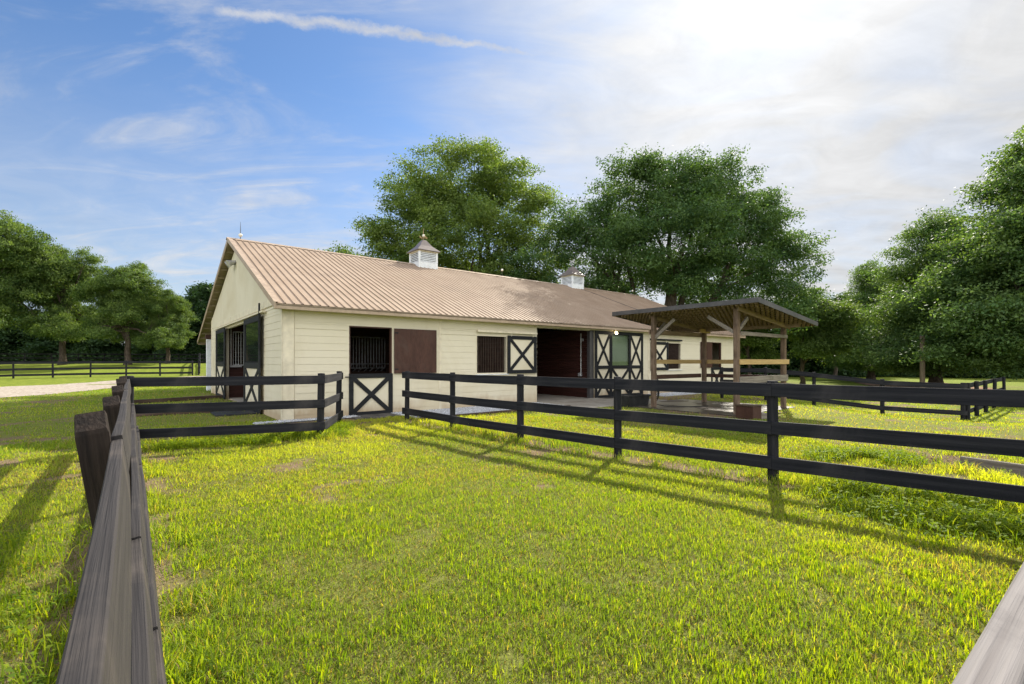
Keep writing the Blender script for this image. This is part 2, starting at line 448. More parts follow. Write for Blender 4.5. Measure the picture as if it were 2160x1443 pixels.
def sheet(name, poly_fn, us, vs, mat, lift, label, cat, parent=None):
    mb = MB(); n = len(vs)
    for u in us:
        for v in vs:
            x, y = poly_fn(u, v); mb.v.append((x, y, gz(x,y)+lift))
    for i in range(len(us)-1):
        for j in range(n-1): mb.f.append((i*n+j, i*n+j+1, (i+1)*n+j+1, (i+1)*n+j))
    o = mb.build(name, mat, smooth=True)
    return tag(o, label, cat, kind='structure')
def drive_fn(u, v):
    k = min(int(u), len(DRIVE)-2); f = u-k
    (a, wa), (b, wb) = DRIVE[k], DRIVE[k+1]
    # smooth centre line
    p0 = Vector(DRIVE[max(k-1,0)][0]); p1 = Vector(a); p2 = Vector(b); p3 = Vector(DRIVE[min(k+2,len(DRIVE)-1)][0])
    p = .5*((2*p1)+(p2-p0)*f+(2*p0-5*p1+4*p2-p3)*f*f+(3*p1-p0-3*p2+p3)*f**3)
    d = (p2-p1).normalized(); nrm = Vector((-d.y, d.x))
    w = wa+(wb-wa)*f + .5*(float(vnoise(u*9, v*3, 1.0, 3))-.5)
    q = p + nrm*v*w
    return q.x, q.y
sheet('gravel_drive', drive_fn, np.linspace(0, len(DRIVE)-1.001, 90), np.linspace(-1,1,13), M['drive'], .012, 'pale gravel driveway curving past the barn on the left', 'driveway')
def arena_fn(u, v): return (29.5+u*9+6*v, 37+v*12)
sheet('dirt_arena', arena_fn, np.linspace(0,1,14), np.linspace(0,1,10), M['arena'], .03, 'flat brown dirt arena beyond the fence corner', 'arena')
def path_fn(u, v): return (26+u*60, 23.2+u*4+v*.9)
sheet('lane', path_fn, np.linspace(0,1,30), np.linspace(-1,1,3), M['drive'], .015, 'thin grey lane in the grass behind the far fence', 'lane')

# ------------------------------------------------------------------ THE BARN
barn = empty('horse_barn', (BC[0],BC[1],0), BA)
tag(barn, 'long cream horse barn with tan ribbed metal roof and black X doors', 'barn')
BLN, BW = 25.83, 15.5
RIDGE_Y, RIDGE_Z = 7.76, 6.63
SF, SB = .413, .319
def roof_z(y): return RIDGE_Z - (SF*(RIDGE_Y-y) if y < RIDGE_Y else SB*(y-RIDGE_Y))

def siding(mb, span, zr, openings, axis_, face, sign, row=.205, depth=.015, gap=.006, top_fn=None):
    """rows of horizontal boards with gaps, cut round openings; axis_ 'x': wall along x at y=face"""
    z = zr[0]; cuts = sorted({zr[1]} | {o[2] for o in openings} | {o[3] for o in openings})
    zs = []
    while z < zr[1]-1e-4:
        z2 = min(z+row, zr[1])
        brk = [c for c in cuts if z+1e-4 < c < z2-1e-4]
        a = z
        for c in brk+[z2]:
            zs.append((a, c, c == z2)); a = c
        z = z2
    for a, c, last in zs:
        iv = [span]
        for (o0,o1,oz0,oz1) in openings:
            if a < oz1-1e-4 and c > oz0+1e-4:
                new = []
                for (p,q) in iv:
                    if o1 <= p or o0 >= q: new.append((p,q)); continue
                    if o0 > p: new.append((p,o0))
                    if o1 < q: new.append((o1,q))
                iv = new
        top = c-(gap*random.uniform(.5,1.6) if last else 0)
        for p, q in iv:
            # split long runs into boards with butt joints
            cut = [p]
            while q-cut[-1] > 4.2:
                cut.append(cut[-1]+random.uniform(2.6,3.9))
            cut.append(q)
            for k in range(len(cut)-1):
                e = .0015 if k else 0
                lo = depth*random.uniform(.9,1.15); hi = depth*.5
                x0, x1 = cut[k]+e, cut[k+1]
                if axis_ == 'x':
                    vs = [(x0,face,a),(x1,face,a),(x1,face,top),(x0,face,top),(x0,face+sign*lo,a),(x1,face+sign*lo,a),(x1,face+sign*hi,top),(x0,face+sign*hi,top)]
                else:
                    vs = [(face,x0,a),(face,x1,a),(face,x1,top),(face,x0,top),(face+sign*lo,x0,a),(face+sign*lo,x1,a),(face+sign*hi,x1,top),(face+sign*hi,x0,top)]
                mb.add(vs, [(0,1,2,3),(7,6,5,4),(0,4,5,1),(1,5,6,2),(2,6,7,3),(3,7,4,0)])

def backing(mb, span, zr, openings, axis_, f0, f1):
    xs = sorted({span[0],span[1]} | {o[0] for o in openings} | {o[1] for o in openings})
    for a, c in zip(xs[:-1], xs[1:]):
        zz = [(zr[0], zr[1])]
        for o in openings:
            if o[0] <= a+1e-5 and o[1] >= c-1e-5:
                zz = [seg for (p,q) in zz for seg in ((p,min(o[2],q)),(max(o[3],p),q)) if seg[1]-seg[0] > 1e-4]
        for p, q in zz:
            if axis_ == 'x': mb.box(a,c,min(f0,f1),max(f0,f1),p,q)
            else: mb.box(min(f0,f1),max(f0,f1),a,c,p,q)

FO = [(1.84,3.22,1.30,2.76), (1.84,3.22,0,1.30), (6.5,7.84,1.25,2.61), (9.42,12.78,0,3.03), (18.5,19.75,1.27,2.62), (23.0,24.14,1.31,2.78), (23.0,24.14,0,1.31)]
mb = MB(); backing(mb, (0,BLN), (-.3,3.28), [o for o in FO], 'x', 0.0, .1); siding(mb, (.30,4.93), (-.25,3.2), FO, 'x', 0, -1); siding(mb, (5.02,16.85), (-.25,3.2), FO, 'x', 0, -1); siding(mb, (16.97,BLN-.14), (-.25,3.2), FO, 'x', 0, -1)
front_wall = mb.build('wall', M['cream'], barn)
# gable end facing the drive
GO = [(4.75,10.4,0,3.12)]
mb = MB(); backing(mb, (0.1,BW), (-.3,3.40), GO, 'y', 0.0, .1); siding(mb, (.0,BW-.12), (-.25,3.33), GO, 'y', 0, -1)
def gable_tri(mb, x0, x1, zb):
    ys = list(np.arange(0.02, BW, .205)); 
    for a in ys:
        c = min(a+.192, BW-.02)
        segs = [(a,c)] if not (a < RIDGE_Y < c) else [(a,RIDGE_Y),(RIDGE_Y,c)]
        for p, q in segs:
            za, zc = roof_z(p)-.30, roof_z(q)-.30
            if za <= zb+.01 and zc <= zb+.01: continue
            za, zc = max(za, zb+.002), max(zc, zb+.002)
            mb.add([(x0,p,zb),(x1,p,zb),(x1,q,zb),(x0,q,zb),(x0,p,za),(x1,p,za),(x1,q,zc),(x0,q,zc)],
                   [(0,1,2,3),(7,6,5,4),(0,4,5,1),(1,5,6,2),(2,6,7,3),(3,7,4,0)])
gable_tri(mb, -.014, .1, 3.40)
mb.build('wall', M['cream'], barn)
# back and far-end walls
BO = [(9.45,12.75,0,3.0)]
mb = MB(); backing(mb, (0.1,BLN), (-.3,4.05), BO, 'x', BW-.1, BW); siding(mb, (0,BLN), (-.25,4.0), BO, 'x', BW, 1); mb.build('wall', M['cream'], barn)
mb = MB(); mb.box(BLN-.1,BLN,.1,BW-.1,-.5,3.3); siding(mb, (0.0,BW), (-.45,3.3), [], 'y', BLN, 1); gable_tri(mb, BLN-.1, BLN+.01, 3.32); mb.build('wall', M['cream'], barn)
# trims
for (x0,x1) in ((-.022,.28),(4.93,5.02),(16.85,16.97),(BLN-.14,BLN+.02)):
    MB().bbox(x0,x1,-.030,-.001,-.2,3.13,.004).build('trim_board', M['cream_trim'], barn)
MB().bbox(-.034,-.001,-.030,.12,-.2,3.3,.004).build('trim_board', M['cream_trim'], barn)
MB().bbox(-.034,-.001,BW-.12,BW+.02,-.2,3.85,.004).build('trim_board', M['cream_trim'], barn)
MB().bbox(-.045,-.002,1.0,13.6,3.335,3.56,.006).build('trim_board', M['cream_trim'], barn)
# eave soffit strip above front wall
MB().box(-.28,BLN+.45,-.375,-.002,3.12,3.15).build('soffit', M['cream_trim'], barn)

# roof slopes with ribs
RX0, RX1 = -.28, BLN+.55
def slope(y0, y1, name='roof', ribs=True):
    mb = MB()
    def zz(y): return roof_z(y)
    th = .05
    pitch = .2286
    n = int((RX1-RX0)/pitch)
    xs = [RX0+(RX1-RX0)*i/n for i in range(n+1)]
    ya, yb = (y0, y1)
    # profile across x : flat pan, rib, small stiffeners
    prof = []
    for i in range(n):
        x = xs[i]; w = xs[i+1]-x
        prof += [(x,.0),(x+.003,.028),(x+.021,.028),(x+.027,0.0)]
    prof.append((RX1,0.0))
    seg = 6
    vs = []; fs = []
    for j in range(seg+1):
        y = ya+(yb-ya)*j/seg
        for k, (x, h) in enumerate(prof):
            wv = .006*math.sin(x*3.1+y*1.7)+.004*math.sin(x*.9-y*3.3)
            vs.append((x, y, zz(y)+h+wv*.5))
    m = len(prof)
    for j in range(seg):
        for k in range(m-1): fs.append((j*m+k, j*m+k+1, (j+1)*m+k+1, (j+1)*m+k))
    mb.add(vs, fs)
    o = mb.build(name, M['roof'], barn)
    # underside deck
    d = MB()
    d.add([(RX0+.02,ya+(.02 if ya<RIDGE_Y else -.02),zz(ya)-.025),(RX1-.02,ya+(.02 if ya<RIDGE_Y else -.02),zz(ya)-.025),(RX1-.02,yb,zz(yb)-.025),(RX0+.02,yb,zz(yb)-.025),
           (RX0+.02,ya+(.02 if ya<RIDGE_Y else -.02),zz(ya)-.06),(RX1-.02,ya+(.02 if ya<RIDGE_Y else -.02),zz(ya)-.06),(RX1-.02,yb,zz(yb)-.06),(RX0+.02,yb,zz(yb)-.06)],
          [(0,1,2,3),(7,6,5,4),(0,4,5,1),(1,5,6,2),(2,6,7,3),(3,7,4,0)])
    d.build('roof_deck', M['soffit'], o)
    return o
roof_f = slope(-.43, RIDGE_Y)
roof_b = slope(19.6, RIDGE_Y)
# purlins seen under the rake and back overhang
for roof, ys in ((roof_b, np.arange(8.6, 19.6, .78)), (roof_f, np.arange(.4, 7.6, .78))):
    for y in ys:
        z = roof_z(y)-.062
        MB().box(RX0+.04, (RX1-.04 if roof is roof_b and y > BW else .0), y-.02, y+.02, z-.09, z).build('purlin', M['soffit'], roof)
# ridge cap, fascia, rakes
mb = MB()
mb.add([(RX0-.06,RIDGE_Y-.20,roof_z(RIDGE_Y-.2)+.028),(RX0-.06,RIDGE_Y,RIDGE_Z+.045),(RX0-.06,RIDGE_Y+.20,roof_z(RIDGE_Y+.2)+.028),
        (RX1,RIDGE_Y-.20,roof_z(RIDGE_Y-.2)+.028),(RX1,RIDGE_Y,RIDGE_Z+.045),(RX1,RIDGE_Y+.20,roof_z(RIDGE_Y+.2)+.028)],
       [(0,1,4,3),(1,2,5,4)])
mb.build('ridge_cap', M['roof_trim'], roof_f)
MB().bbox(RX0+.01,RX1-.01,-.41,-.378,3.10,roof_z(-.41)-.012,.004).build('fascia', M['roof_trim'], roof_f)
MB().bbox(RX0+.01,RX1-.01,19.55,19.58,2.66,roof_z(19.55)-.012,.004).build('fascia', M['roof_trim'], roof_b)
def rake(x, ya, yb, parent):
    mb = MB()
    w = .035
    za, zb = roof_z(ya), roof_z(yb)
    mb.add([(x,ya,za+.03),(x+w,ya,za+.03),(x+w,yb,zb+.03),(x,yb,zb+.03),(x,ya,za-.15),(x+w,ya,za-.15),(x+w,yb,zb-.15),(x,yb,zb-.15)],
           [(0,1,2,3),(7,6,5,4),(0,4,5,1),(1,5,6,2),(2,6,7,3),(3,7,4,0)])
    mb.add([(x-.003,ya,za+.034),(x+.15,ya,za+.034),(x+.15,yb,zb+.034),(x-.003,yb,zb+.034),(x-.003,ya,za+.031),(x+.15,ya,za+.031),(x+.15,yb,zb+.031),(x-.003,yb,zb+.031)],
           [(0,1,2,3),(7,6,5,4),(0,4,5,1),(1,5,6,2),(2,6,7,3),(3,7,4,0)])
    mb.build('rake_board', M['roof_trim'], parent)
rake(RX0-.03, -.43, RIDGE_Y-.002, roof_f); rake(RX0-.03, 19.6, RIDGE_Y+.002, roof_b)
rake(RX1-.12, -.43, RIDGE_Y-.002, roof_f); rake(RX1-.12, 19.6, RIDGE_Y+.002, roof_b)

# X-braced panels -------------------------------------------------
def xframe(mb, x0, x1, z0, z1, y0, y1, w, cross=True):
    mb.bbox(x0,x0+w,y0,y1,z0,z1,.004); mb.bbox(x1-w,x1,y0,y1,z0,z1,.004)
    mb.bbox(x0+w,x1-w,y0+.001,y1,z0,z0+w,.004); mb.bbox(x0+w,x1-w,y0+.001,y1,z1-w,z1,.004)
def xcross(mb, x0, x1, z0, z1, yc, th, w):
    c = ((x0+x1)/2, (z0+z1)/2)
    mb.bar((x0,yc,z0),(x1,yc,z1), th, w, up=(0,0,1))
    for a, b in (((x0,z1),c),(c,(x1,z0))):
        d = Vector((c[0]-a[0],0,c[1]-a[1])) if a is not c else Vector((b[0]-c[0],0,b[1]-c[1]))
        mb.bar((a[0],yc+.002,a[1]),(b[0],yc+.002,b[1]), th-.004, w, up=(0,0,1))

def dutch_lower(t0, t1, z0, z1, label=None):
    p = MB().box(t0+.02,t1-.02,-.012,.05,z0+.02,z1-.02).build('stall_door', M['cream'], barn)
    if label: p['label'] = label
    mb = MB(); xframe(mb, t0, t1, z0, z1, -.05, -.013, .135); mb.build('frame', M['black'], p)
    mb = MB(); xcross(mb, t0+.13, t1-.13, z0+.13, z1-.13, -.031, .034, .13); mb.build('cross_brace', M['black'], p)
    MB().bar((t0-.13,-.07,z1-.09),(t0+.09,-.07,z1-.09),.02,.03).build('latch', M['black'], p)
    return p
def plain_leaf(t0, t1, z0, z1):
    p = MB().bbox(t0,t1,-.085,-.045,z0,z1,.006).build('stall_door', M['brown_wood'], barn)
    p['label'] = 'open brown upper door leaf of stall'
    for zz in (z0+.12, z1-.16): MB().bbox(t0+.01,t0+.13,-.10,-.086,zz,zz+.04,.003).build('hinge', M['black'], p)
    return p
dutch_lower(1.83,3.23,.0,1.30)
plain_leaf(3.27,4.80,1.29,2.735)
dutch_lower(22.95,24.18,-.08,1.30)
plain_leaf(21.75,22.96,1.30,2.77)
for (a,b,z0,z1) in ((1.84,3.22,1.30,2.76),(23.0,24.14,1.31,2.78)):
    MB().bbox(a-.001,a+.04,.001,.12,z0,z1,.003).bbox(b-.04,b+.001,.001,.12,z0,z1,.003).bbox(a+.04,b-.04,.001,.12,z1-.04,z1+.001,.003).build('door_frame', M['brown_wood'], barn)

def window(t0, t1, z0, z1, barmat, nb):
    fr = MB().bbox(t0-.02,t1+.02,-.04,.11,z0-.05,z0,.004).bbox(t0-.02,t0+.0,-.03,.11,z0,z1,.003).bbox(t1,t1+.02,-.03,.11,z0,z1,.003).bbox(t0-.02,t1+.02,-.03,.11,z1,z1+.03,.003).build('window', M['cream_trim'], barn)
    mb = MB()
    for i in range(nb):
        x = t0+(i+.5)*(t1-t0)/nb
        mb.tube([(x,.07,z0),(x,.07,z1)], .009, 6)
    mb.build('window_bars', barmat, fr)
    MB().bbox(t0-.08,t1+.10,-.085,-.041,z0-.075,z0-.045,.004).build('sill', M['white'], fr)
    return fr
def shutter(t0, t1, z0, z1):
    p = MB().box(t0+.02,t1-.02,-.065,-.045,z0+.02,z1-.02).build('shutter', M['cream'], barn)
    mb = MB(); xframe(mb, t0, t1, z0, z1, -.10, -.066, .135); mb.build('frame', M['black'], p)
    mb = MB(); xcross(mb, t0+.13, t1-.13, z0+.13, z1-.13, -.083, .03, .12); mb.build('cross_brace', M['black'], p)
    for tt in (t0+.15, t1-.22): MB().bbox(tt,tt+.04,-.112,-.101,z1-.02,z1+.09,.003).build('hanger', M['cream_trim'], p)
window(6.5,7.84,1.25,2.61,M['dark_bars'],17)
shutter(7.87,9.34,1.21,2.66)
MB().bbox(6.47,9.34,-.14,-.02,2.74,2.82,.006).build('sliding_track', M['cream_trim'], barn)
window(18.5,19.75,1.27,2.62,M['dark_bars'],15)
shutter(17.02,18.52,1.22,2.66)
MB().bbox(16.98,19.75,-.14,-.031,2.74,2.82,.006).build('sliding_track', M['black'], barn)

# big sliding door of the middle aisle
sd = empty('sliding_door', (0,0,0), 0, barn)
z0, z1, zm = .0, 3.05, 1.33
def part_panel(x0,x1,a,b): return MB().box(x0,x1,-.085,-.07,a,b).build('panel', M['cream'], sd)
part_panel(12.86,13.88,zm+.1,z1-.1); part_panel(15.26,16.24,zm+.1,z1-.1); part_panel(12.86,16.24,z0+.08,zm)
MB().box(13.96,15.22,-.088,-.080,zm+.12,z1-.14).build('glass_pane', M['clear_glass'], sd)
mb = MB()
for x0, x1 in ((12.80,12.94),(13.80,13.97),(15.20,15.35),(16.17,16.31)): mb.bbox(x0,x1,-.125,-.086,z0,z1,.004)
xs = ((12.94,13.80),(13.97,15.20),(15.35,16.17))
for a, b in xs:
    for za, zb in ((z0,z0+.14),(zm,zm+.15),(z1-.15,z1)): mb.bbox(a,b,-.124,-.086,za,zb,.004)
mb.build('frame', M['black'], sd)
mb = MB()
for a, b in (xs[0], xs[2]):
    xcross(mb, a, b, zm+.15, z1-.15, -.106, .03, .11); xcross(mb, a, b, z0+.14, zm, -.106, .03, .11)
xcross(mb, xs[1][0], xs[1][1], z0+.14, zm, -.106, .03, .12)
mb.build('cross_brace', M['black'], sd)
MB().bbox(9.3,16.35,-.16,-.04,3.055,3.105,.004).build('sliding_track', M['cream_trim'], barn)
MB().bbox(12.55,12.80,-.028,.15,-.05,3.05,.005).build('door_jamb', M['dark_steel'], barn)
# gable sliding doors
def gdoor(s0, s1, edge_right):
    d = empty('sliding_door', (0,0,0), 0, barn)
    x0, x1 = -.14, -.10
    MB().box(-.108,-.095,s0+.02,s1-.02,.08,1.46).build('panel', M['cream'], d)
    MB().box(-.112,-.104,s0+.16,s1-.16,1.60,3.02).build('glass_pane', M['glass'], d)
    mb = MB()
    for a, b in ((s0,s0+.22),(s1-.22,s1)): mb.bbox(x0,x1,a,b,0.0,3.16,.004)
    for za, zb in ((0,.15),(1.44,1.63),(2.98,3.16)): mb.bbox(x0+.001,x1,s0+.22,s1-.22,za,zb,.004)
    mb.build('frame', M['black'], d)
    mb = MB()
    c = ((s0+s1)/2, .8); x = -.125
    mb.bar((x,s0+.2,.15),(x,s1-.2,1.45),.028,.14); mb.bar((x+.002,s0+.2,1.45),(x+.002,c[0],c[1]),.024,.14); mb.bar((x+.002,c[0],c[1]),(x+.002,s1-.2,.15),.024,.14)
    mb.build('cross_brace', M['black'], d)
gdoor(2.42,5.25,True); gdoor(9.95,12.85,False)
MB().bbox(-.16,-.046,2.0,13.2,3.20,3.26,.004).build('sliding_track', M['cream_trim'], barn)
MB().bbox(-.18,-.13,2.36,2.40,2.0,3.52,.003).build('guide_post', M['black'], barn)

# interior: floor, partitions, stall fronts with grilles
MB().box(.1,BLN-.1,.1,BW-.1,-.3,.02).build('floor', M['concrete'], barn)
def plank_wall(x0,x1,y0,y1,z0,z1,mat,name='partition'):
    mb = MB(); z = z0
    while z < z1-1e-3:
        zz = min(z+.19,z1); mb.box(x0,x1,y0,y1,z,zz-.006); z = zz
    return mb.build(name, mat, barn)
def grille(fix, a, b, z0, z1, along, mat, n):
    mb = MB()
    for i in range(n+1):
        p = a+(b-a)*i/n
        q = (p,fix) if along == 'x' else (fix,p)
        mb.tube([(q[0],q[1],z0),(q[0],q[1],z1)], .014, 6)
    for z in (z0,z1):
        p, q = ((a,fix,z),(b,fix,z)) if along == 'x' else ((fix,a,z),(fix,b,z))
        mb.tube([p,q], .022, 6)
    return mb.build('stall_grille', mat, barn)
# stall front along the gable aisle, seen through the open sliding doors
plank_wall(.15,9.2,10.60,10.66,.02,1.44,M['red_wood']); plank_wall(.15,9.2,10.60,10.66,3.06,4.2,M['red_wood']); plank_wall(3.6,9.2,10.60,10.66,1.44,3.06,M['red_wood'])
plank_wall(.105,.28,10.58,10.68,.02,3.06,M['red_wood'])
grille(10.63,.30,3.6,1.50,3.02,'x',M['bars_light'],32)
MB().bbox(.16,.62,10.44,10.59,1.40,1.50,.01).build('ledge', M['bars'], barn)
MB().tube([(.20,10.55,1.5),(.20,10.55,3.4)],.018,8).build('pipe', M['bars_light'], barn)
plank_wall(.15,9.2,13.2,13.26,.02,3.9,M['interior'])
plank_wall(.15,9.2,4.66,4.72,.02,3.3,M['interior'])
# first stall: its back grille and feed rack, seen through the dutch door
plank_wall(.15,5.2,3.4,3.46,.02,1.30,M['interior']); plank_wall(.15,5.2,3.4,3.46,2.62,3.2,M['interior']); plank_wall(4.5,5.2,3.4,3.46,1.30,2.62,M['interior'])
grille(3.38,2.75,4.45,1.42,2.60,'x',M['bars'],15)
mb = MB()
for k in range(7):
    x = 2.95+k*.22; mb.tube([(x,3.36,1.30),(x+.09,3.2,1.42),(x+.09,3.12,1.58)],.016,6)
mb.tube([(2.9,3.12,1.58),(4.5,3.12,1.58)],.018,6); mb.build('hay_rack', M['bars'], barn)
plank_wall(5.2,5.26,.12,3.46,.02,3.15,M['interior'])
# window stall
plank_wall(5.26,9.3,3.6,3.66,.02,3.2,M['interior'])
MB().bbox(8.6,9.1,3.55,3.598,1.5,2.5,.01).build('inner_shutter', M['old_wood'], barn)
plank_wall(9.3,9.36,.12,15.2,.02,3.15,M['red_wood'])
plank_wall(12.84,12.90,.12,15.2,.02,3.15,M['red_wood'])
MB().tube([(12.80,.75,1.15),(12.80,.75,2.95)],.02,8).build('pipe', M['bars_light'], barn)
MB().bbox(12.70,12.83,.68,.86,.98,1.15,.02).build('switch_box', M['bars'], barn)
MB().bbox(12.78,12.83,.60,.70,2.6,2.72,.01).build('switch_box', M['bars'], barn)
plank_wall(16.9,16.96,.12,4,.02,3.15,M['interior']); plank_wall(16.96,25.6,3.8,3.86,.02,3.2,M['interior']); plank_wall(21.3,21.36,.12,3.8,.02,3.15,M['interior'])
# porch posts at the back
for x in (.05, 5.2, 10.4, 15.6, 20.8, 25.7):
    MB().bbox(x-.10,x+.14,17.4,17.68,-.2,2.92,.01).build('porch_post', M['white'], barn)
MB().bbox(-.1,BLN,17.38,17.70,2.93,3.18,.01).build('porch_beam', M['brown_wood'], barn)

# lamps
lp = empty('wall_lamp', (0,0,0), 0, barn)
MB().bbox(14.02,14.26,-.22,-.13,3.0,3.09,.01).build('lamp_base', M['cream_trim'], lp)
MB().ball((14.10,-.25,2.97),.055,10,7).build('bulb', M['lamp'], lp, True)
MB().tube([(14.22,-.2,3.0),(14.25,-.25,2.93)],[.03,.05],8).build('lamp_head', M['dark_steel'], lp)
fl = empty('flood_light', (0,0,0), 0, barn)
MB().bbox(-.06,-.002,7.80,7.96,5.62,5.78,.01).build('lamp_base', M['dark_steel'], fl)
MB().tube([(-.05,7.75,5.70),(-.20,7.72,5.66),(-.30,7.7,5.60)],[.06,.10,.15],10).tube([(-.05,8.0,5.70),(-.20,8.05,5.66),(-.30,8.08,5.60)],[.06,.10,.15],10).build('lamp_head', M['bars'], fl)

# cupolas
def cupola(t, w=1.08):
    c = empty('cupola', (t,RIDGE_Y,0), 0, barn)
    h = w/2; zt = 7.24; zb = RIDGE_Z-.26
    MB().bbox(-h,h,-h,h,zb-.1,6.72,.01).build('cupola_base', M['white'], c)
    mb = MB()
    for sx in (-1,1):
        for sy in (-1,1):
            a, b = sorted((sx*h, sx*(h-.10))); d, e = sorted((sy*h, sy*(h-.10)))
            mb.bbox(a,b,d,e,6.72,zt,.006)
    mb.build('corner_post', M['white'], c)
    mb = MB(); n = 6
    for i in range(n):
        z = 6.735+i*(zt-6.735)/n; z2 = z+(zt-6.735)/n*.9
        i0, i1 = h-.075, h-.008
        g = h-.10
        for s in (-1,1):
            mb.add([(-g,s*i1,z),(g,s*i1,z),(g,s*i0,z2),(-g,s*i0,z2),(-g,s*(i1-.014),z-.004),(g,s*(i1-.014),z-.004),(g,s*(i0-.014),z2-.004),(-g,s*(i0-.014),z2-.004)],
                   [(0,1,2,3),(7,6,5,4),(0,4,5,1),(1,5,6,2),(2,6,7,3),(3,7,4,0)])
            mb.add([(s*i1,-g,z),(s*i1,g,z),(s*i0,g,z2),(s*i0,-g,z2),(s*(i1-.014),-g,z-.004),(s*(i1-.014),g,z-.004),(s*(i0-.014),g,z2-.004),(s*(i0-.014),-g,z2-.004)],
                   [(0,1,2,3),(7,6,5,4),(0,4,5,1),(1,5,6,2),(2,6,7,3),(3,7,4,0)])
    mb.build('louver', M['white'], c)
    MB().box(-h+.12,h-.12,-h+.12,h-.12,6.73,zt-.01).build('core', M['dark_steel'], c)
    MB().bbox(-h-.01,h+.01,-h-.01,h+.01,zt,zt+.05,.006).build('cornice', M['cream_trim'], c)
    o = h+.11; mb = MB()
    lv = [(o,zt+.05),(o,zt+.075),(h*.62,zt+.36),(.13,zt+.66),(.08,zt+.70)]
    vs = []
    for r, z in lv: vs += [(-r,-r,z),(r,-r,z),(r,r,z),(-r,r,z)]
    fs = [(3,2,1,0)]
    for k in range(len(lv)-1):
        for q in range(4): fs.append((k*4+q, k*4+(q+1)%4, k*4+4+(q+1)%4, k*4+4+q))
    fs.append(tuple((len(lv)-1)*4+q for q in range(4)))
    mb.add(vs, fs); mb.build('cupola_roof', M['cupola_roof'], c)
    return c, zt+.70
c1, zt1 = cupola(8.47)
mb = MB(); mb.tube([(0,0,zt1),(0,0,zt1+.62)],.012,6); mb.build('finial_rod', M['brass'], c1)
MB().ball((0,0,zt1+.24),.075,10,8).build('finial_ball', M['glassball'], c1, True)
mb = MB(); mb.bar((-.19,0,zt1+.13),(.19,0,zt1+.13),.012,.02); mb.bar((0,-.19,zt1+.13),(0,.19,zt1+.13),.012,.02)
for s in ((-.19,0),(.19,0),(0,-.19),(0,.19)): mb.bar((s[0],s[1],zt1+.10),(s[0],s[1],zt1+.20),.012,.05)
mb.build('direction_arms', M['brass'], c1)
c2, zt2 = cupola(19.47)
MB().tube([(0,0,zt2),(0,0,zt2+.40)],.012,6).build('finial_rod', M['bars'], c2)
MB().ball((0,0,zt2+.14),.06,10,8).build('finial_ball', M['bars'], c2, True)
mb = MB()   # small running-horse vane, a cut silhouette with thickness
sil = [(-.26,.30),(-.22,.36),(-.14,.35),(-.02,.33),(.08,.35),(.14,.46),(.21,.47),(.26,.42),(.20,.40),(.17,.33),(.19,.25),(.27,.22),(.25,.19),(.16,.21),(.10,.26),(-.06,.25),(-.10,.18),(-.20,.13),(-.21,.17),(-.15,.22),(-.16,.29),(-.21,.31)]
n = len(sil); vs = [(x,-.008,zt2+z+.05) for x,z in sil]+[(x,.008,zt2+z+.05) for x,z in sil]
mb.add(vs, [tuple(range(n)), tuple(range(2*n-1,n-1,-1))]+[(i,(i+1)%n,n+(i+1)%n,n+i) for i in range(n)])
mb.build('weather_vane', M['bars'], c2)
# lightning rods along the ridge
for t, hh, bz in ((.15,.72,.17),(13.6,.42,.36),(25.9,.34,.28)):
    lr = empty('lightning_rod', (t,RIDGE_Y,RIDGE_Z+.03), 0, barn)
    MB().tube([(0,0,0),(0,0,hh*.6),(0,0,hh)],[.014,.012,.004],6).build('rod', M['dark_steel'], lr)
    MB().ball((0,0,bz),.075,10,8).build('glass_ball', M['glassball'], lr, True)
# cable from second cupola down the roof
pts = []
for k in range(9):
    y = RIDGE_Y-.6-k*.72; t = 19.7+k*.12+.08*math.sin(k)
    pts.append((t, y, roof_z(y)+.032))
MB().tube(pts, .012, 5).build('cable', M['dark_steel'], barn)

# ------------------------------------------------------------------ things round the barn
B3 = Matrix.Translation((BC[0],BC[1],0)) @ Matrix.Rotation(BA,4,'Z')
def barn_thing(name, mb, mat, label, cat, kind=None, smooth=False):
    o = mb.build(name, mat, smooth=smooth); o.location = (BC[0],BC[1],0); o.rotation_euler = (0,0,BA)
    return tag(o, label, cat, kind=kind)
barn_thing('concrete_apron', MB().bbox(9.3,14.3,-2.8,-.03,-.2,.045,.02), M['concrete'], 'pale concrete apron in front of the wide barn aisle', 'apron', 'structure')
barn_thing('gravel_bed', MB().box(3.15,9.25,-1.95,-.035,-.1,.035), M['gravel'], 'grey gravel bed along the barn wall below the barred window', 'gravel bed', 'structure')
barn_thing('gravel_bed', MB().box(16.4,21.6,-1.25,-.035,-.15,.03), M['gravel'], 'grey gravel bed along the barn wall behind the pavilion', 'gravel bed', 'structure')
barn_thing('gravel_bed', MB().box(-.7,1.6,-.32,-.035,-.1,.03), M['gravel'], 'narrow white gravel strip at the near barn corner', 'gravel bed', 'structure')
barn_thing('edging_timber', MB().bbox(3.15,9.25,-2.07,-1.96,-.1,.075,.01), M['dark_wood'], 'dark timber edging the gravel bed under the barred window', 'timber')
barn_thing('rubber_mat', MB().bbox(1.75,3.10,-.92,-.06,-.05,.045,.01), M['mat_rubber'], 'worn grey rubber mat before the X-braced stall door', 'mat')
barn_thing('rubber_mat', MB().bbox(12.9,16.6,-.75,-.13,-.1,.05,.01), M['rubber'], 'black rubber mat below the big sliding barn door', 'mat')
barn_thing('rubber_mat', MB().bbox(-1.3,-.15,2.6,5.2,-.05,.04,.01), M['rubber'], 'black rubber mat at the gable end door', 'mat')
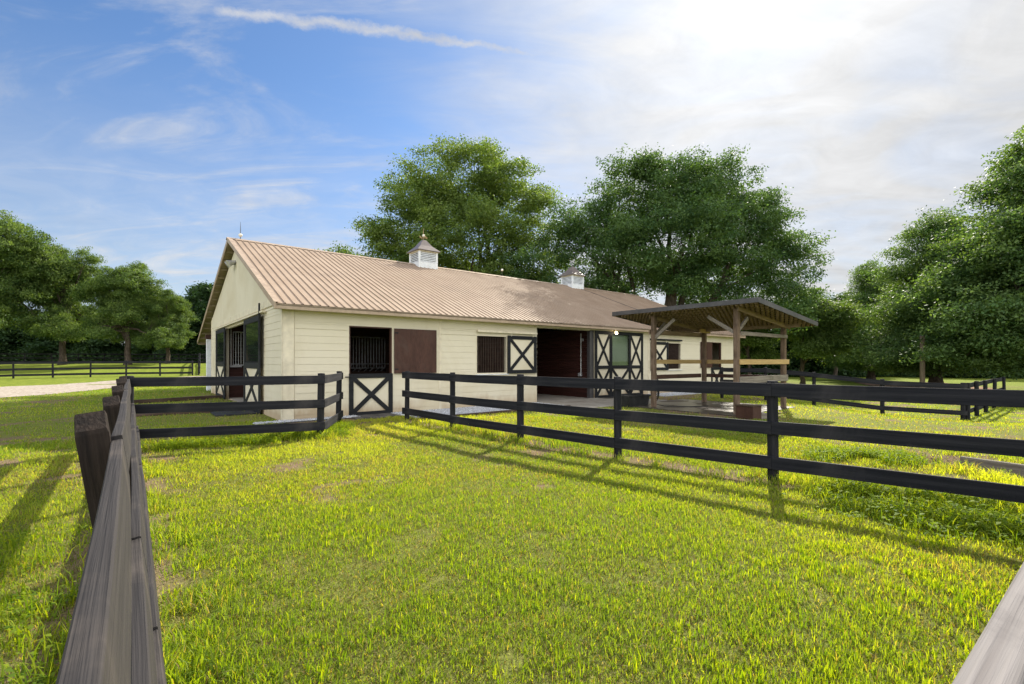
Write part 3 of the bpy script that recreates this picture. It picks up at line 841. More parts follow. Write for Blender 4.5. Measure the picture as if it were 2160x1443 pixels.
def pebbles(rects, n, smin, smax, cols, name, label):
    vs = []; ls = []; at = []
    base = np.array([(1,0,0),(0,1,0),(-1,0,0),(0,-1,0),(0,0,.8),(0,0,-.5)],float)
    tri = np.array([(0,1,4),(1,2,4),(2,3,4),(3,0,4)])
    P = []
    for (x0,x1,y0,y1,z,k) in rects:
        P.append(np.stack([RNG.uniform(x0,x1,k),RNG.uniform(y0,y1,k),np.full(k,z)],1))
    P = np.concatenate(P); n = len(P)
    s = RNG.uniform(smin,smax,n)[:,None]*RNG.uniform(.6,1.3,(n,3))
    a = RNG.uniform(0,6.28,n); ca, sa = np.cos(a), np.sin(a)
    Q = base[None]*s[:,None,:]*RNG.uniform(.7,1.3,(n,6,1))
    X = Q[...,0]*ca[:,None]-Q[...,1]*sa[:,None]; Y = Q[...,0]*sa[:,None]+Q[...,1]*ca[:,None]
    vv = np.stack([X,Y,Q[...,2]],2)+P[:,None,:]
    idx = (np.arange(n)*6)[:,None,None]+tri[None]
    g = RNG.uniform(cols[0],cols[1],n)[:,None]*np.array([[.97,1,1.07]])
    me = np_mesh(name, vv.reshape(-1,3), np.full(n*4,3), idx.ravel(), M['stone'], np.repeat(g,6,0))
    o = link(D.objects.new(name, me)); o.location = (BC[0],BC[1],0); o.rotation_euler = (0,0,BA)
    tag(o, label, 'gravel', kind='stuff')
pebbles([(3.15,9.25,-1.95,-.05,.04,19000),(16.4,21.6,-1.25,-.05,.035,6000)],0,.012,.028,(.22,.65),'gravel','loose grey gravel stones along the barn foot')
pebbles([(-.75,1.6,-.38,-.05,.035,1500),(1.6,2.0,-.5,-.05,.035,150)],0,.018,.04,(.25,.6),'gravel','loose white stones at the near barn corner')

# landscape timbers by the gable end
def timber(a, b, w, h, label, mat='dark_wood', z=None):
    d = Vector((b[0]-a[0],b[1]-a[1],0)); l = d.length
    o = MB().bbox(-l/2,l/2,-w/2,w/2,0,h,.012).build('landscape_timber', M[mat])
    cx, cy = (a[0]+b[0])/2, (a[1]+b[1])/2
    o.location = (cx,cy,(gz(cx,cy) if z is None else z)-.02); o.rotation_euler = (0,0,math.atan2(d.y,d.x))
    return tag(o, label, 'timber')
timber((-15.0,18.5),(-13.0,21.5),.2,.17,'dark timber lying in the grass left of the barn gable door')
timber((-12.4,13.6),(-8.9,16.2),.2,.10,'low timber edge running toward the gable door')

# ------------------------------------------------------------------ pavilion (wash rack)
pav = empty('pavilion', (PAV[0],PAV[1],0), BA)
tag(pav, 'open timber wash shelter with dark metal shed roof beside the barn', 'shelter')
PX, PY = 3.47, 3.02
def proof(x): return 3.54-.108*(x+.5)
RY0, RY1, RXa, RXb = -.87, 4.5, -.5, 4.04
for (x, y) in ((0,0),(PX,0),(0,PY),(PX,PY)):
    o = MB().bbox(-.075,.075,-.075,.075,-.3,proof(x)-.155,.008).build('post', M['old_wood'], pav); o.location = (x,y,0)
mb = MB(); n = 24; vs=[]; fs=[]; prof=[]
for i in range(n):
    y = RY0+(RY1-RY0)*i/n; w = (RY1-RY0)/n
    prof += [(y,0),(y+.014,.022),(y+.036,.022),(y+.05,0)]
prof.append((RY1,0))
for x in (RXa,RXb):
    for y,h in prof: vs.append((x,y,proof(x)+h))
m_ = len(prof)
for k in range(m_-1): fs.append((k,k+1,m_+k+1,m_+k))
mb.add(vs,fs); pr = mb.build('roof', M['dark_steel'], pav)
mb = MB()
vs=[]; fs=[]
for x in (RXa+.02,RXb-.02):
    for y,h in prof: vs.append((x,y,proof(x)+h-.006))
for k in range(m_-1): fs.append((k,m_+k,m_+k+1,k+1))
mb.add(vs,fs); mb.build('roof_underside', M['roof_under'], pr)
NPU = 13; dxp = (RXb-RXa-.2)/(NPU-1)
for i in range(NPU):
    x = RXa+.10+i*dxp
    MB().bbox(x-.019,x+.019,RY0+.02,RY1-.02,proof(x)-.040,proof(x)-.012,.003).build('purlin', M['warm_wood'], pav)
mb = MB(); nb = 37      # short battens hung across the purlins: the grid seen from below
for j in range(nb):
    y = RY0+.10+j*(RY1-RY0-.20)/(nb-1)
    for i in range(NPU):
        x = RXa+.10+i*dxp+random.uniform(-.01,.01); h = random.uniform(.10,.125)
        mb.box(x-.035,x+.035,y-.036,y+.036,proof(x)-.041-h,proof(x)-.041)
o = mb.build('batten', M['warm_wood'], pav); o['kind'] = 'stuff'
# fascia
MB().bbox(RXa-.03,RXa-.001,RY0-.03,RY1,proof(RXa)-.135,proof(RXa)+.012,.004).build('fascia', M['dark_steel'], pr)
def slab_bar(y, w, h0, h1, name, mat, xa=RXa, xb=RXb, par=None):
    mb = MB()
    mb.add([(xa,y,proof(xa)+h0),(xa,y+w,proof(xa)+h0),(xb,y+w,proof(xb)+h0),(xb,y,proof(xb)+h0),(xa,y,proof(xa)+h1),(xa,y+w,proof(xa)+h1),(xb,y+w,proof(xb)+h1),(xb,y,proof(xb)+h1)],
           [(0,1,2,3),(7,6,5,4),(0,4,5,1),(1,5,6,2),(2,6,7,3),(3,7,4,0)])
    return mb.build(name, mat, par or pav)
slab_bar(RY0-.03,.028,-.135,.012,'fascia',M['dark_steel'],par=pr)
slab_bar(RY1+.001,.028,-.135,.012,'fascia',M['dark_steel'],par=pr)
MB().bbox(RXb+.001,RXb+.03,RY0-.03,RY1,proof(RXb)-.12,proof(RXb)+.01,.004).build('fascia', M['dark_steel'], pr)
for y in (-.118,PY+.078): slab_bar(y,.04,-.25,-.105,'rafter',M['warm_wood'],-.12,PX+.3)
# plates under purlins on the post rows
MB().bbox(PX-.118,PX-.078,-.55,PY+1.2,proof(PX)-.24,proof(PX)-.115,.004).build('beam', M['warm_wood'], pav)
# level ties
MB().bbox(-.1,PX+.08,PY+.119,PY+.158,2.66,2.83,.005).build('beam', M['warm_wood'], pav)
MB().bbox(.076,PX+.06,-.118,-.078,2.50,2.62,.005).build('beam', M['grey_wood'], pav)
MB().bbox(PX-.5,PX+.25,PY-.14,PY-.08,2.82,2.98,.005).build('beam', M['new_wood'], pav)
for a, b in (((0,-.0,2.55),(0,.95,3.15)), ((0,PY-.0,2.50),(0,PY-.85,3.15)), ((.05,0,2.62),(.72,0,3.08)), ((.05,PY,2.6),(.7,PY,3.08))):
    mb = MB(); mb.bar(a,b,.06,.11,up=(0,0,1)); mb.build('knee_brace', M['grey_wood'], pav)
# guard rails on three sides
def prail(x0,x1,y0,y1,z0,z1,mat): MB().bbox(x0,x1,y0,y1,z0,z1,.005).build('rail', M[mat], pav)
prail(.0,PX+.2,-.118,-.077,1.58,1.745,'new_wood'); prail(.0,PX-.08,PY+.077,PY+.117,1.585,1.74,'new_wood'); prail(PX+.077,PX+.117,.0,PY,1.58,1.74,'new_wood')
prail(.0,PX+.1,-.118,-.077,.98,1.20,'grey_wood'); prail(.0,PX-.08,PY+.077,PY+.117,1.02,1.18,'brown_wood'); prail(PX+.077,PX+.117,.0,PY,1.03,1.17,'brown_wood')
o = MB().box(-.45,3.95,-.25,4.3,-.2,.03).build('wash_slab', M['wet']); o.location=(PAV[0],PAV[1],0); o.rotation_euler=(0,0,BA)
tag(o, 'wet concrete slab under the timber shelter', 'slab', kind='structure')
# hose coil on the left post
hx, hy = pl(0,PY)
hose = empty('garden_hose', (hx,hy,0), BA)
tag(hose, 'black garden hose coiled on the left shelter post', 'hose')
mb = MB()
for k in range(5):
    r0 = .20+.03*k; pts=[]
    for i in range(21):
        a = 2*math.pi*i/20; pts.append((.13+.02*k+.02*math.sin(a*2+k), -.02+r0*.55*math.sin(a)+.03*k, .92-.05*k+ (r0*1.25)*math.cos(a)*-1-.12))
    mb.tube(pts,.014,6,False)
mb.build('coil', M['rubber'], hose, True)
MB().tube([(.15,.05,.5),(.2,.1,.12),(.35,-.2,.05),(.9,-.9,.05),(1.6,-1.2,.05)],.014,6).build('tail', M['rubber'], hose, True)
MB().bbox(.076,.12,-.06,.06,1.1,1.25,.01).build('hanger', M['dark_steel'], hose)
# trough
tr = empty('water_trough', (4.55,17.75,gz(4.55,17.75)), BA)
tag(tr, 'low black water trough between the sliding door and the shelter', 'trough')
mb = MB(); a,b,h = .62,.30,.42
vs=[]
for (s,z) in ((.92,0),(1.0,h),(.90,h),(.85,.06)):
    for sx,sy in ((-1,-1),(1,-1),(1,1),(-1,1)): vs.append((sx*a*s,sy*b*s,z))
fs=[(3,2,1,0)]
for k in range(3):
    for q in range(4): fs.append((k*4+q,k*4+(q+1)%4,k*4+4+(q+1)%4,k*4+4+q))
fs.append((12,13,14,15)); mb.add(vs,fs); mb.build('basin', M['rubber'], tr)
MB().bbox(-a-.02,a+.02,-b-.02,-b+.0,h-.05,h+.01,.005).bbox(-a-.02,a+.02,b,b+.02,h-.05,h+.01,.005).build('rim', M['rubber'], tr)
# mounting block
mbk = empty('mounting_block', (6.98,13.75,gz(6.98,13.75)), R(30))
tag(mbk, 'brown wooden two-step mounting block in front of the shelter', 'mounting block')
MB().bbox(-.34,.06,-.27,.27,0,.38,.008).build('body', M['brown_wood'], mbk)
MB().bbox(-.36,.07,-.29,.29,.381,.415,.006).build('top_step', M['dark_wood'], mbk)
MB().bbox(.071,.34,-.27,.27,0,.18,.008).build('low_step', M['grey_wood'], mbk)

# ------------------------------------------------------------------ fences
ZR = [(1.20,1.385), (.665,.845), (.175,.355)]
def fence(name, label, pts, side, rails=ZR, th=.042, mat='fence', postmat='post', pr=.07, lean=0.0, square=False, top=.03, group=None, zoff=None, base=None, skip_posts=(), raw_end=None):
    x0, y0 = pts[0]
    f = empty(name, (x0,y0,0)); tag(f, label, 'fence', group)
    z = [(gz(*p) if zoff is None else zoff) for p in pts]
    for i, p in enumerate(pts):
        if i in skip_posts: continue
        q = pts[min(i+1,len(pts)-1)]; q0 = pts[max(i-1,0)]
        d = Vector((q[0]-q0[0],q[1]-q0[1])).normalized()
        n = Vector((-d.y,d.x))*side
        hgt = rails[0][1]+(top if not square or i < 2 else .035)+random.uniform(-.015,.02)
        mb = MB()
        if square:
            w = pr
            vs=[]
            for zz, k in ((-.4,1),(hgt-.02,1),(hgt,.9)):
                for sx, sy in ((-1,-1),(1,-1),(1,1),(-1,1)):
                    vs.append((sx*w*k, sy*w*k, zz+(.035*sx if zz > .5 else 0)))
            fs=[(3,2,1,0)]
            for k in range(2):
                for t in range(4): fs.append((k*4+t,k*4+(t+1)%4,k*4+4+(t+1)%4,k*4+4+t))
            fs.append((8,9,10,11)); mb.add(vs,fs)
        else:
            r = pr*random.uniform(.92,1.08)
            mb.tube([(0,0,-.4),(0,0,.2),(0,0,hgt-.012),(0,0,hgt)],[r*1.04,r*1.02,r,r*.86],12)
        o = mb.build('post', M[postmat], f)
        off = -n*(pr+th*.2)
        o.location = (p[0]-x0-n.x*pr, p[1]-y0-n.y*pr, z[i])
        lx = R(random.uniform(-1.2,1.2)); ly = R(random.uniform(-1.2,1.2))
        ang = math.atan2(d.y,d.x)
        o.rotation_euler = (lx+lean*0, ly, ang) if not lean else Matrix.Rotation(ang,3,'Z').to_euler()
        if lean:
            o.rotation_euler = (Matrix.Rotation(lean,3,Vector((d.x,d.y,0))) @ Matrix.Rotation(ang,3,'Z')).to_euler()
    for i in range(len(pts)-1):
        a = Vector((pts[i][0],pts[i][1],z[i])); b = Vector((pts[i+1][0],pts[i+1][1],z[i+1]))
        d = (b-a); l = d.length; ang = math.atan2(d.y,d.x); el = math.asin(d.z/l)
        n = Vector((-math.sin(ang), math.cos(ang), 0))*side
        for k, (za, zb) in enumerate(rails):
            h = zb-za; zc = (za+zb)/2+random.uniform(-.008,.008)
            ov = .09 if i == 0 else 0; ov2 = .09 if i == len(pts)-2 else 0
            x_a, x_b = -l/2-ov+.002, l/2+ov2-.002
            # slightly bowed board in segments
            mb = MB(); sg = 6; vs=[]; fs=[]
            bow = random.uniform(-.010,.010); sag = random.uniform(-.010,.004); bv=.004
            for s in range(sg+1):
                u = s/sg; x = x_a+(x_b-x_a)*u; yy = bow*4*u*(1-u); zz = sag*4*u*(1-u)
                for (sy,sz) in ((-1,-1),(1,-1),(1,1),(-1,1)):
                    ys = sy*(th/2); zs = sz*(h/2)
                    vs.append((x, yy+ys-sy*0, zz+zs-sz*bv)); vs.append((x, yy+ys-sy*bv, zz+zs))
            ring = 8; order = [1,0,0,1]
            loop = [0,1,3,2,4,5,7,6]
            for s in range(sg):
                for q in range(8):
                    p0, p1 = loop[q], loop[(q+1)%8]
                    fs.append((s*8+p0, s*8+p1, (s+1)*8+p1, (s+1)*8+p0))
            fs.append(tuple(loop[::-1])); fs.append(tuple(sg*8+q for q in loop))
            mb.add(vs,fs)
            o = mb.build('rail', M[raw_end] if raw_end and i in (0,) else M[mat], f)
            mid = (a+b)/2
            loc = Vector((mid.x-x0,mid.y-y0,mid.z+zc)) + n*(th/2+.001)
            if lean:
                loc = loc + n*(math.tan(lean)*(0))
                rm = Matrix.Rotation(lean,3,Vector((d.x,d.y,0)).normalized())
                loc2 = rm @ Vector((n.x*(th/2), n.y*(th/2), zc)) + Vector((mid.x-x0,mid.y-y0,mid.z))
                o.location = loc2
                o.rotation_euler = (rm @ Matrix.Rotation(ang,3,'Z')).to_euler()
            else:
                o.location = loc
                o.rotation_euler = (0,-el,ang)
    return f

# left paddock fence, weathered, leaning out at the top; passes right beside the eye
perp = Vector((.7805,.6245)); dl = Vector((-.6275,.7786))
LEAN = R(8.0)
lb0 = Vector((-.49,.525))+perp*(.148+.018) - dl*.72
lpts = [tuple(lb0+dl*s) for s in (0, 2.80, 5.15, 7.4, 9.6, 11.72)]
fence('paddock_fence', 'weathered near fence leaning out along the left of the paddock', lpts, -1, rails=[(1.18,1.36),(.70,.88),(.25,.43)], mat='fence_old', postmat='post_end', pr=.056, lean=-LEAN, square=True, top=.09)
fp = [(-7.50,9.18),(-4.19,10.3)]
mid = (-5.85,9.74)
fence('paddock_fence', 'black three-rail fence crossing in front of the gable end', [fp[0],fp[1]], -1)
fence('paddock_fence', 'short black fence return toward the barn corner', [(-4.16,10.42),(-4.62,12.75)], -1, raw_end=None, skip_posts=(0,))
fence('paddock_fence', 'black three-rail fence running from the barn toward the right foreground', GP, -1)
np0 = Vector((-.12,.07))+Vector((.6,-.8))*.045; nd = Vector((.8,.6))
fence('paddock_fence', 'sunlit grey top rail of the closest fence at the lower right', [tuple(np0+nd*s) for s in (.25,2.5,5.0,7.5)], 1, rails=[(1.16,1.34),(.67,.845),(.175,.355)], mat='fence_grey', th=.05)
# fence behind the shelter with its corner
fence('field_fence', 'black fence from behind the shelter to the field corner', [(9.5,21.35),(11.1,20.6),(12.75,19.9),(14.9,18.95),(17.2,17.95)], -1)
fence('field_fence', 'black fence turning away from the corner at far right', [(17.3,18.0),(18.9,19.28),(20.8,20.8),(22.7,22.3),(26,25)], 1)
# far pasture fences on the left
pa = Vector((-42,39.7)); pb = Vector((-30.5,45)); pd = (pb-pa)/5
fence('field_fence', 'black three-rail pasture fence beyond the gravel drive', [tuple(pa+pd*k) for k in range(-4,6)], -1)
fence('field_fence', 'black fence receding beside the barn past the pasture corner', [tuple(Vector((-30.2,45.6))+Vector((-.55,.835))*2.5*k) for k in range(0,10)], -1)
fence('field_fence', 'distant dark fence under the left trees', [(-78+3.0*k, 61+.7*k) for k in range(0,14)], -1)
# gate beside pasture corner
# ditch headwall
hw = empty('culvert_headwall', (7.85,8.25,0)); tag(hw, 'weathered timber retaining wall over the ditch at right', 'retaining wall')
hd = Vector((1.15,-2.05)).normalized(); ha = math.atan2(hd.y,hd.x)
for (z0,z1,off,mt,ln) in ((-.20,.03,0.0,'grey_wood',3.2),(-.46,-.205,.05,'dark_wood',3.0),(-.75,-.465,.07,'dark_wood',3.0)):
    o = MB().bbox(0,ln,-.04+off,.04+off,z0,z1,.008).build('plank', M[mt], hw); o.rotation_euler = (0,0,ha)
o = MB().bbox(.12,.24,-.04,.075,-.95,-.208,.008).build('stake', M['old_wood'], hw); o.rotation_euler=(0,0,ha)
o = MB().bbox(1.9,2.02,-.04,.075,-.95,-.208,.008).build('stake', M['old_wood'], hw); o.rotation_euler=(0,0,ha)
# utility pole
up = empty('utility_pole', (28.7,33,gz(28.7,33))); tag(up, 'bare wooden utility pole standing before the right trees', 'pole')
MB().tube([(0,0,-.5),(.02,0,2),(.03,.02,4.0)],[.16,.15,.14],12).build('pole', M['pole'], up, True)
MB().tube([(.03,.02,4.0),(.03,.02,4.05)],[.145,.12],12).build('pole_cap', M['dark_steel'], up)

# ------------------------------------------------------------------ trees
def sublobes(lobes, m, f, seed):
    rr = random.Random(seed); out = []
    for (x,y,z,a,b,c) in lobes:
        for _ in range(max(4,int(m*(a*b)/9))):
            v = Vector((rr.gauss(0,1),rr.gauss(0,1),rr.gauss(.15,1))).normalized()*rr.uniform(.62,.98)
            k = f*rr.uniform(.7,1.3)
            out.append((x+v.x*a, y+v.y*b, z+v.z*c, a*k, b*k, c*k*.85))
        out.append((x,y,z,a*.7,b*.7,c*.7))
    return out
def crown_mesh(name, lobes, n_leaf, leaf, seed, cols, sig=(.42,.42,.26), per=46, upbias=.5, droop=0.0, hole=.30):
    r = np.random.default_rng(seed)
    vol = np.array([l[3]*l[4]+l[4]*l[5]+l[3]*l[5] for l in lobes]); w = vol/vol.sum()
    nc = max(int(n_leaf/per), 8)
    k = r.choice(len(lobes), nc, p=w)
    Lb = np.array(lobes)[k]
    dv = r.normal(size=(nc,3)); dv /= np.linalg.norm(dv,axis=1)[:,None]
    dv[:,2] = np.where(dv[:,2] < -.2, dv[:,2]*.55, dv[:,2])
    rad = 1.0-np.abs(r.normal(0,.26,nc)); rad = np.clip(rad,.12,1.0)+r.normal(0,.045,nc)
    # ragged surface
    rag = 1+.16*(fnoise(dv[:,0]*3+Lb[:,0], dv[:,2]*3+dv[:,1]*2+Lb[:,1], 1.0, seed)-.5)*2
    P = Lb[:,:3]+dv*Lb[:,3:6]*(rad*rag)[:,None]
    keep = fnoise(P[:,0]*.9+P[:,1]*.35, P[:,2]*.9-P[:,1]*.5, 1.7, seed+5) > hole
    P = P[keep]; dv = dv[keep]; nc = len(P)
    # leaves
    tot = nc*per
    Cx = np.repeat(P,per,0); out = np.repeat(dv,per,0)
    cs = np.repeat(r.uniform(.7,1.35,nc),per)
    off = np.clip(r.normal(size=(tot,3)),-1.9,1.9)*np.array(sig)*cs[:,None]
    off[:,2] -= droop*(off[:,0]**2+off[:,1]**2)
    pos = Cx+off
    nrm = out*.55+np.array([0,0,upbias])+r.normal(size=(tot,3))*.62
    nrm /= np.linalg.norm(nrm,axis=1)[:,None]
    ax = np.cross(nrm, r.normal(size=(tot,3))); ax /= np.linalg.norm(ax,axis=1)[:,None]+1e-9
    bx = np.cross(nrm, ax)
    s = leaf*r.uniform(.65,1.35,tot)
    a = ax*(s*.5)[:,None]; b = bx*(s*.27)[:,None]
    v = np.stack([pos-a, pos+b, pos+a*1.05, pos-b],1)
    tint = np.repeat(np.array(cols[0])[None]+(np.array(cols[1])-np.array(cols[0]))[None]*r.uniform(0,1,(nc,1)), per, 0)
    tint = tint*r.uniform(.75,1.3,(tot,1))
    idx = np.arange(tot*4)
    return np_mesh(name, v.reshape(-1,3), np.full(tot,4), idx, M['oak_leaf'], np.repeat(tint,4,0))

def trunk_mesh(name, stems, limbs_to, mat, seed):
    rr = random.Random(seed); mb = MB()
    tops = []
    for (p0, p1, r0, r1) in stems:
        p0 = Vector(p0); p1 = Vector(p1); pts=[]; rad=[]
        for i in range(9):
            u = i/8; p = p0.lerp(p1,u)+Vector((rr.uniform(-.1,.1),rr.uniform(-.1,.1),0))*(1 if 0<i<8 else 0)
            pts.append(p); fl = 1+.55*max(0,1-u*7)**2
            rad.append((r0+(r1-r0)*u)*fl)
        mb.tube(pts, rad, 12); tops.append((pts,rad))
    for c in limbs_to:
        c = Vector(c[:3])+Vector((rr.uniform(-.6,.6),rr.uniform(-.6,.6),rr.uniform(-.5,.8)))
        pts, rad = min(tops, key=lambda t: (t[0][-1]-c).length)
        zmin = rr.uniform(.45,.98)
        j = max(2,int(zmin*8)); s = pts[j]; r0 = rad[j]*.62
        q=[]; rd=[]
        for i in range(8):
            u = i/7; p = s.lerp(c,u); p.z += -.9*math.sin(u*math.pi)*.35*(c-s).length*.12+ .12*(c-s).length*math.sin(u*math.pi*.5)*(1-u)
            p += Vector((rr.uniform(-.18,.18),rr.uniform(-.18,.18),rr.uniform(-.12,.12)))*(1 if 0<i else 0)
            q.append(p); rd.append(max(r0*(1-u)**.8,.025))
        mb.tube(q, rd, 7)
        for _ in range(2):
            i = rr.randint(3,6); b = q[i]; e = b+Vector((rr.uniform(-1.6,1.6),rr.uniform(-1.6,1.6),rr.uniform(.2,1.8)))
            mb.tube([b, b.lerp(e,.5)+Vector((0,0,.15)), e],[rd[i]*.6,rd[i]*.4,.015],5)
    me_o = mb.build(name, mat, None, True)
    me = me_o.data; D.objects.remove(me_o)
    return me

def tree(kind, label, loc, crown, trunk, rz=0.0, sc=(1,1,1), group=None):
    e = empty(kind, (loc[0],loc[1],gz(*loc)-.05), rz); e.scale = sc
    tag(e, label, 'tree', group)
    link(D.objects.new('trunk', trunk), e); link(D.objects.new('crown', crown), e)
    return e

def lobes_round(seed, rw, zb, zt, n, r0, r1, shape=1.0):
    rr = random.Random(seed); out=[]
    zc = (zb+zt)/2; rz = (zt-zb)/2
    while len(out) < n:
        x,y,z = (rr.uniform(-1,1) for _ in range(3))
        q = x*x+y*y+z*z
        if q > 1 or q < .12: continue
        out.append((x*rw*.80, y*rw*.80, zc+z*rz*.78, *(lambda r: (r,r,r*.78))(rr.uniform(r0,r1))))
    out.append((0,0,zc,rw*.55,rw*.55,rz*.62))
    return out
OAKC = ((.050,.098,.027),(.150,.212,.056))
OAKD = ((.042,.092,.034),(.105,.172,.056))
OAKA = ((.072,.128,.032),(.190,.255,.068))
OAKR = ((.060,.120,.042),(.160,.235,.076))
OAKW = ((.022,.052,.020),(.052,.095,.034))

# great oaks behind the barn
lobA = [(3.4,0,17.0,2.7,2.7,2.3),(6.2,.2,13.8,2.5,2.5,2.3),(-2.6,.2,15.4,2.6,2.6,2.3),(-5.6,-.3,11.4,2.6,2.6,2.3),(-1.2,-.6,13.6,3.0,3.0,2.8),(-2.4,.4,10.4,3.2,3,2.6),(2.2,.6,8.6,3.2,3,2.4),(7.6,.3,5.4,2.8,2.8,2.2),(4.6,-.8,5.0,3.0,3,2.0),(-5.2,.6,4.8,2.6,2.6,1.8),(0,.4,5.0,3.4,3.2,2.0),(-5.6,.5,8.3,3.0,3,2.5),(-3.2,-1,12.5,3.6,3.6,3.0),(.6,0,16.6,3.8,3.6,3.2),(3.8,.5,14.0,3.3,3.3,3.0),(5.9,0,10.8,3.0,3,2.6),(1.5,-2,11.0,4.0,4,3.2),(-1.5,1,7.8,3.6,3.6,2.4),(4.2,1,7.6,3.4,3.4,2.2),(-6.9,0,6.8,2.2,2.2,1.8),(-3.3,0,16.0,2.6,2.6,2.4),(1.3,.4,19.2,2.2,2.2,1.7),(6.8,-.5,7.6,2.4,2.4,1.9),(2.9,1.6,17.4,2.2,2.2,1.9)]
crA = crown_mesh('crown', sublobes(lobA,15,.31,1), 215000, .175, 3, OAKA, sig=(.32,.32,.18), hole=.13)
tkA = trunk_mesh('trunk', [((0,0,-.4),(.4,0,9.5),.62,.32),((.2,0,2.6),(-2.4,.4,10),.34,.18),((.2,0,3.2),(3.0,-.3,10),.32,.16)], lobA, M['bark'], 5)
tree('oak_tree', 'tall airy oak behind the nearer cupola of the barn', (-4.9,42), crA, tkA, 0, (1.13,1.1,1.05))
lobB = [(-6.6,.2,13.0,2.7,2.7,2.2),(-4.2,.3,15.2,2.4,2.4,1.8),(7.2,.2,13.0,2.6,2.6,2.1),(9.5,0,10.4,2.3,2.3,1.9),(-11.4,0,6.6,2.8,2.8,2.4),(-10.2,0,9.6,2.8,2.8,2.3),(-8.0,.5,12.2,2.3,2.3,1.9),(-11.6,.4,4.0,2.6,2.6,1.8),(-8.2,0,7.4,2.9,2.9,2.4),(-5.2,-.5,11.0,3.7,3.6,3.0),(-2.0,0,14.0,3.9,3.8,2.9),(2.2,0,14.4,4.1,3.8,2.9),(5.6,.3,12.0,3.6,3.5,2.8),(8.4,0,8.8,3.0,3,2.4),(9.3,-.3,6.0,2.4,2.4,1.6),(0,-2.4,9.8,5.2,4.6,3.4),(-3.6,1.5,7.0,4.0,4,2.4),(4.4,1.5,7.4,4.4,4,2.6),(.3,.5,16.2,2.6,2.4,1.5),(3.9,.2,15.6,2.4,2.4,1.6),(-6.9,.4,4.9,2.4,2.4,1.5),(-9.8,.6,5.6,2.2,2.2,1.6),(7.4,-1.4,5.4,2.6,2.6,1.5)]
crB = crown_mesh('crown', sublobes(lobB,14,.31,2), 250000, .175, 8, OAKD, sig=(.32,.32,.18), hole=.14)
tkB = trunk_mesh('trunk', [((0,0,-.4),(.1,0,9.0),.66,.34),((-.1,0,1.6),(-4.2,.3,8.4),.42,.18),((.2,0,1.9),(4.4,-.3,8.2),.40,.18),((0,0,2.6),(1.9,.6,9),.34,.17)], lobB, M['bark'], 9)
tree('oak_tree', 'broad dark spreading oak behind the far cupola of the barn', (13.2,39.5), crB, tkB, 0, (1.08,1.05,1.09))

# left group
lobL = lobes_round(21, 7.2, 3.0, 19.0, 17, 2.3, 3.4)+[(5.6,0,4.6,2.6,2.6,1.6),(-5.2,-1.4,4.8,2.6,2.6,1.6),(1.5,-5.4,4.6,2.6,2.6,1.5)]
crL = crown_mesh('crown', sublobes(lobL,9,.32,3), 150000, .22, 22, OAKC, sig=(.38,.38,.19), droop=.25, hole=.22)
tkL = trunk_mesh('trunk', [((0,0,-.4),(.2,.1,11),.55,.26)], lobL, M['bark'], 23)
lobL2 = lobes_round(31, 6.0, 2.6, 13.8, 15, 2.0, 2.9)+[(4.9,0,4.0,2.2,2.2,1.4),(-4.4,-1,4.2,2.2,2.2,1.4),(2,-4.6,3.8,2.2,2.2,1.3)]
crL2 = crown_mesh('crown', sublobes(lobL2,9,.32,4), 110000, .22, 32, OAKC, sig=(.36,.36,.19), droop=.25, hole=.22)
tkL2 = trunk_mesh('trunk', [((0,0,-.4),(-.1,.1,8.5),.48,.22)], lobL2, M['bark'], 33)
tree('shade_tree', 'tallest oak of the left grove, cut by the photo edge', (-62.5,56), crL, tkL, .3, (.95,.95,1.16))
tree('shade_tree', 'wide oak second from the left edge with low limbs', (-57.2,60), crL, tkL, 2.2, (.66,.66,.92))
tree('shade_tree', 'rounded dark oak in the middle of the left grove', (-49.3,60.5), crL2, tkL2, 1.1, (.76,.76,.93))
tree('shade_tree', 'small leafy oak sloping down at the grove edge by the barn', (-45.6,62.5), crL2, tkL2, 5.2, (.54,.54,.68))
tree('shade_tree', 'oak standing left of the grove, only its branch tips in the photo', (-72.0,57), crL, tkL, 4.4, (.95,.95,.9))

# right group
lobR = []
rr = random.Random(44)
for k in range(26):
    u = (k+.5)/26; z = 2.3+u*13.7; rmax = 6.6*(1-u)**.62*min(1,.62+u*2.2)
    for q in range(3 if u < .75 else 2):
        a = rr.uniform(0,6.28); d = rmax*rr.uniform(.45,.85); r0 = 1.5+1.0*(1-u)
        lobR.append((d*math.cos(a), d*math.sin(a), z, r0*1.2, r0*1.2, r0*.62))
lobR += [(0,0,8,3.4,3.4,5.0),(0,0,15.6,1.4,1.4,1.6)]
crR = crown_mesh('crown', sublobes(lobR,9,.36,5), 190000, .18, 45, OAKR, sig=(.40,.40,.17), per=46, droop=.3, hole=.20)
tkR = trunk_mesh('trunk', [((0,0,-.4),(.1,.1,13),.46,.12)], lobR[::3], M['bark'], 46)
tree('shade_tree', 'large dark tree filling the right edge of the photo', (33.6,30), crR, tkR, .4, (1.08,1.08,1.02))
tree('shade_tree', 'layered green tree beside the utility pole', (34.6,38.5), crR, tkR, 2.6, (.95,.95,.86))
tree('shade_tree', 'slimmer pale green tree left of the utility pole', (38.0,50), crR, tkR, 4.1, (.80,.80,.76))
lobS = lobes_round(61, 4.2, 1.6, 9.2, 12, 1.4, 2.1)
crS = crown_mesh('crown', sublobes(lobS,10,.40,6), 56000, .20, 62, OAKC, sig=(.4,.4,.22), droop=.2, hole=.26)
tkS = trunk_mesh('trunk', [((0,0,-.4),(.1,0,6),.22,.1)], lobS, M['bark'], 63)
tree('young_tree', 'young bright green tree just right of the shelter', (28.0,45.5), crS, tkS, .5, (1.05,1.05,1.0))
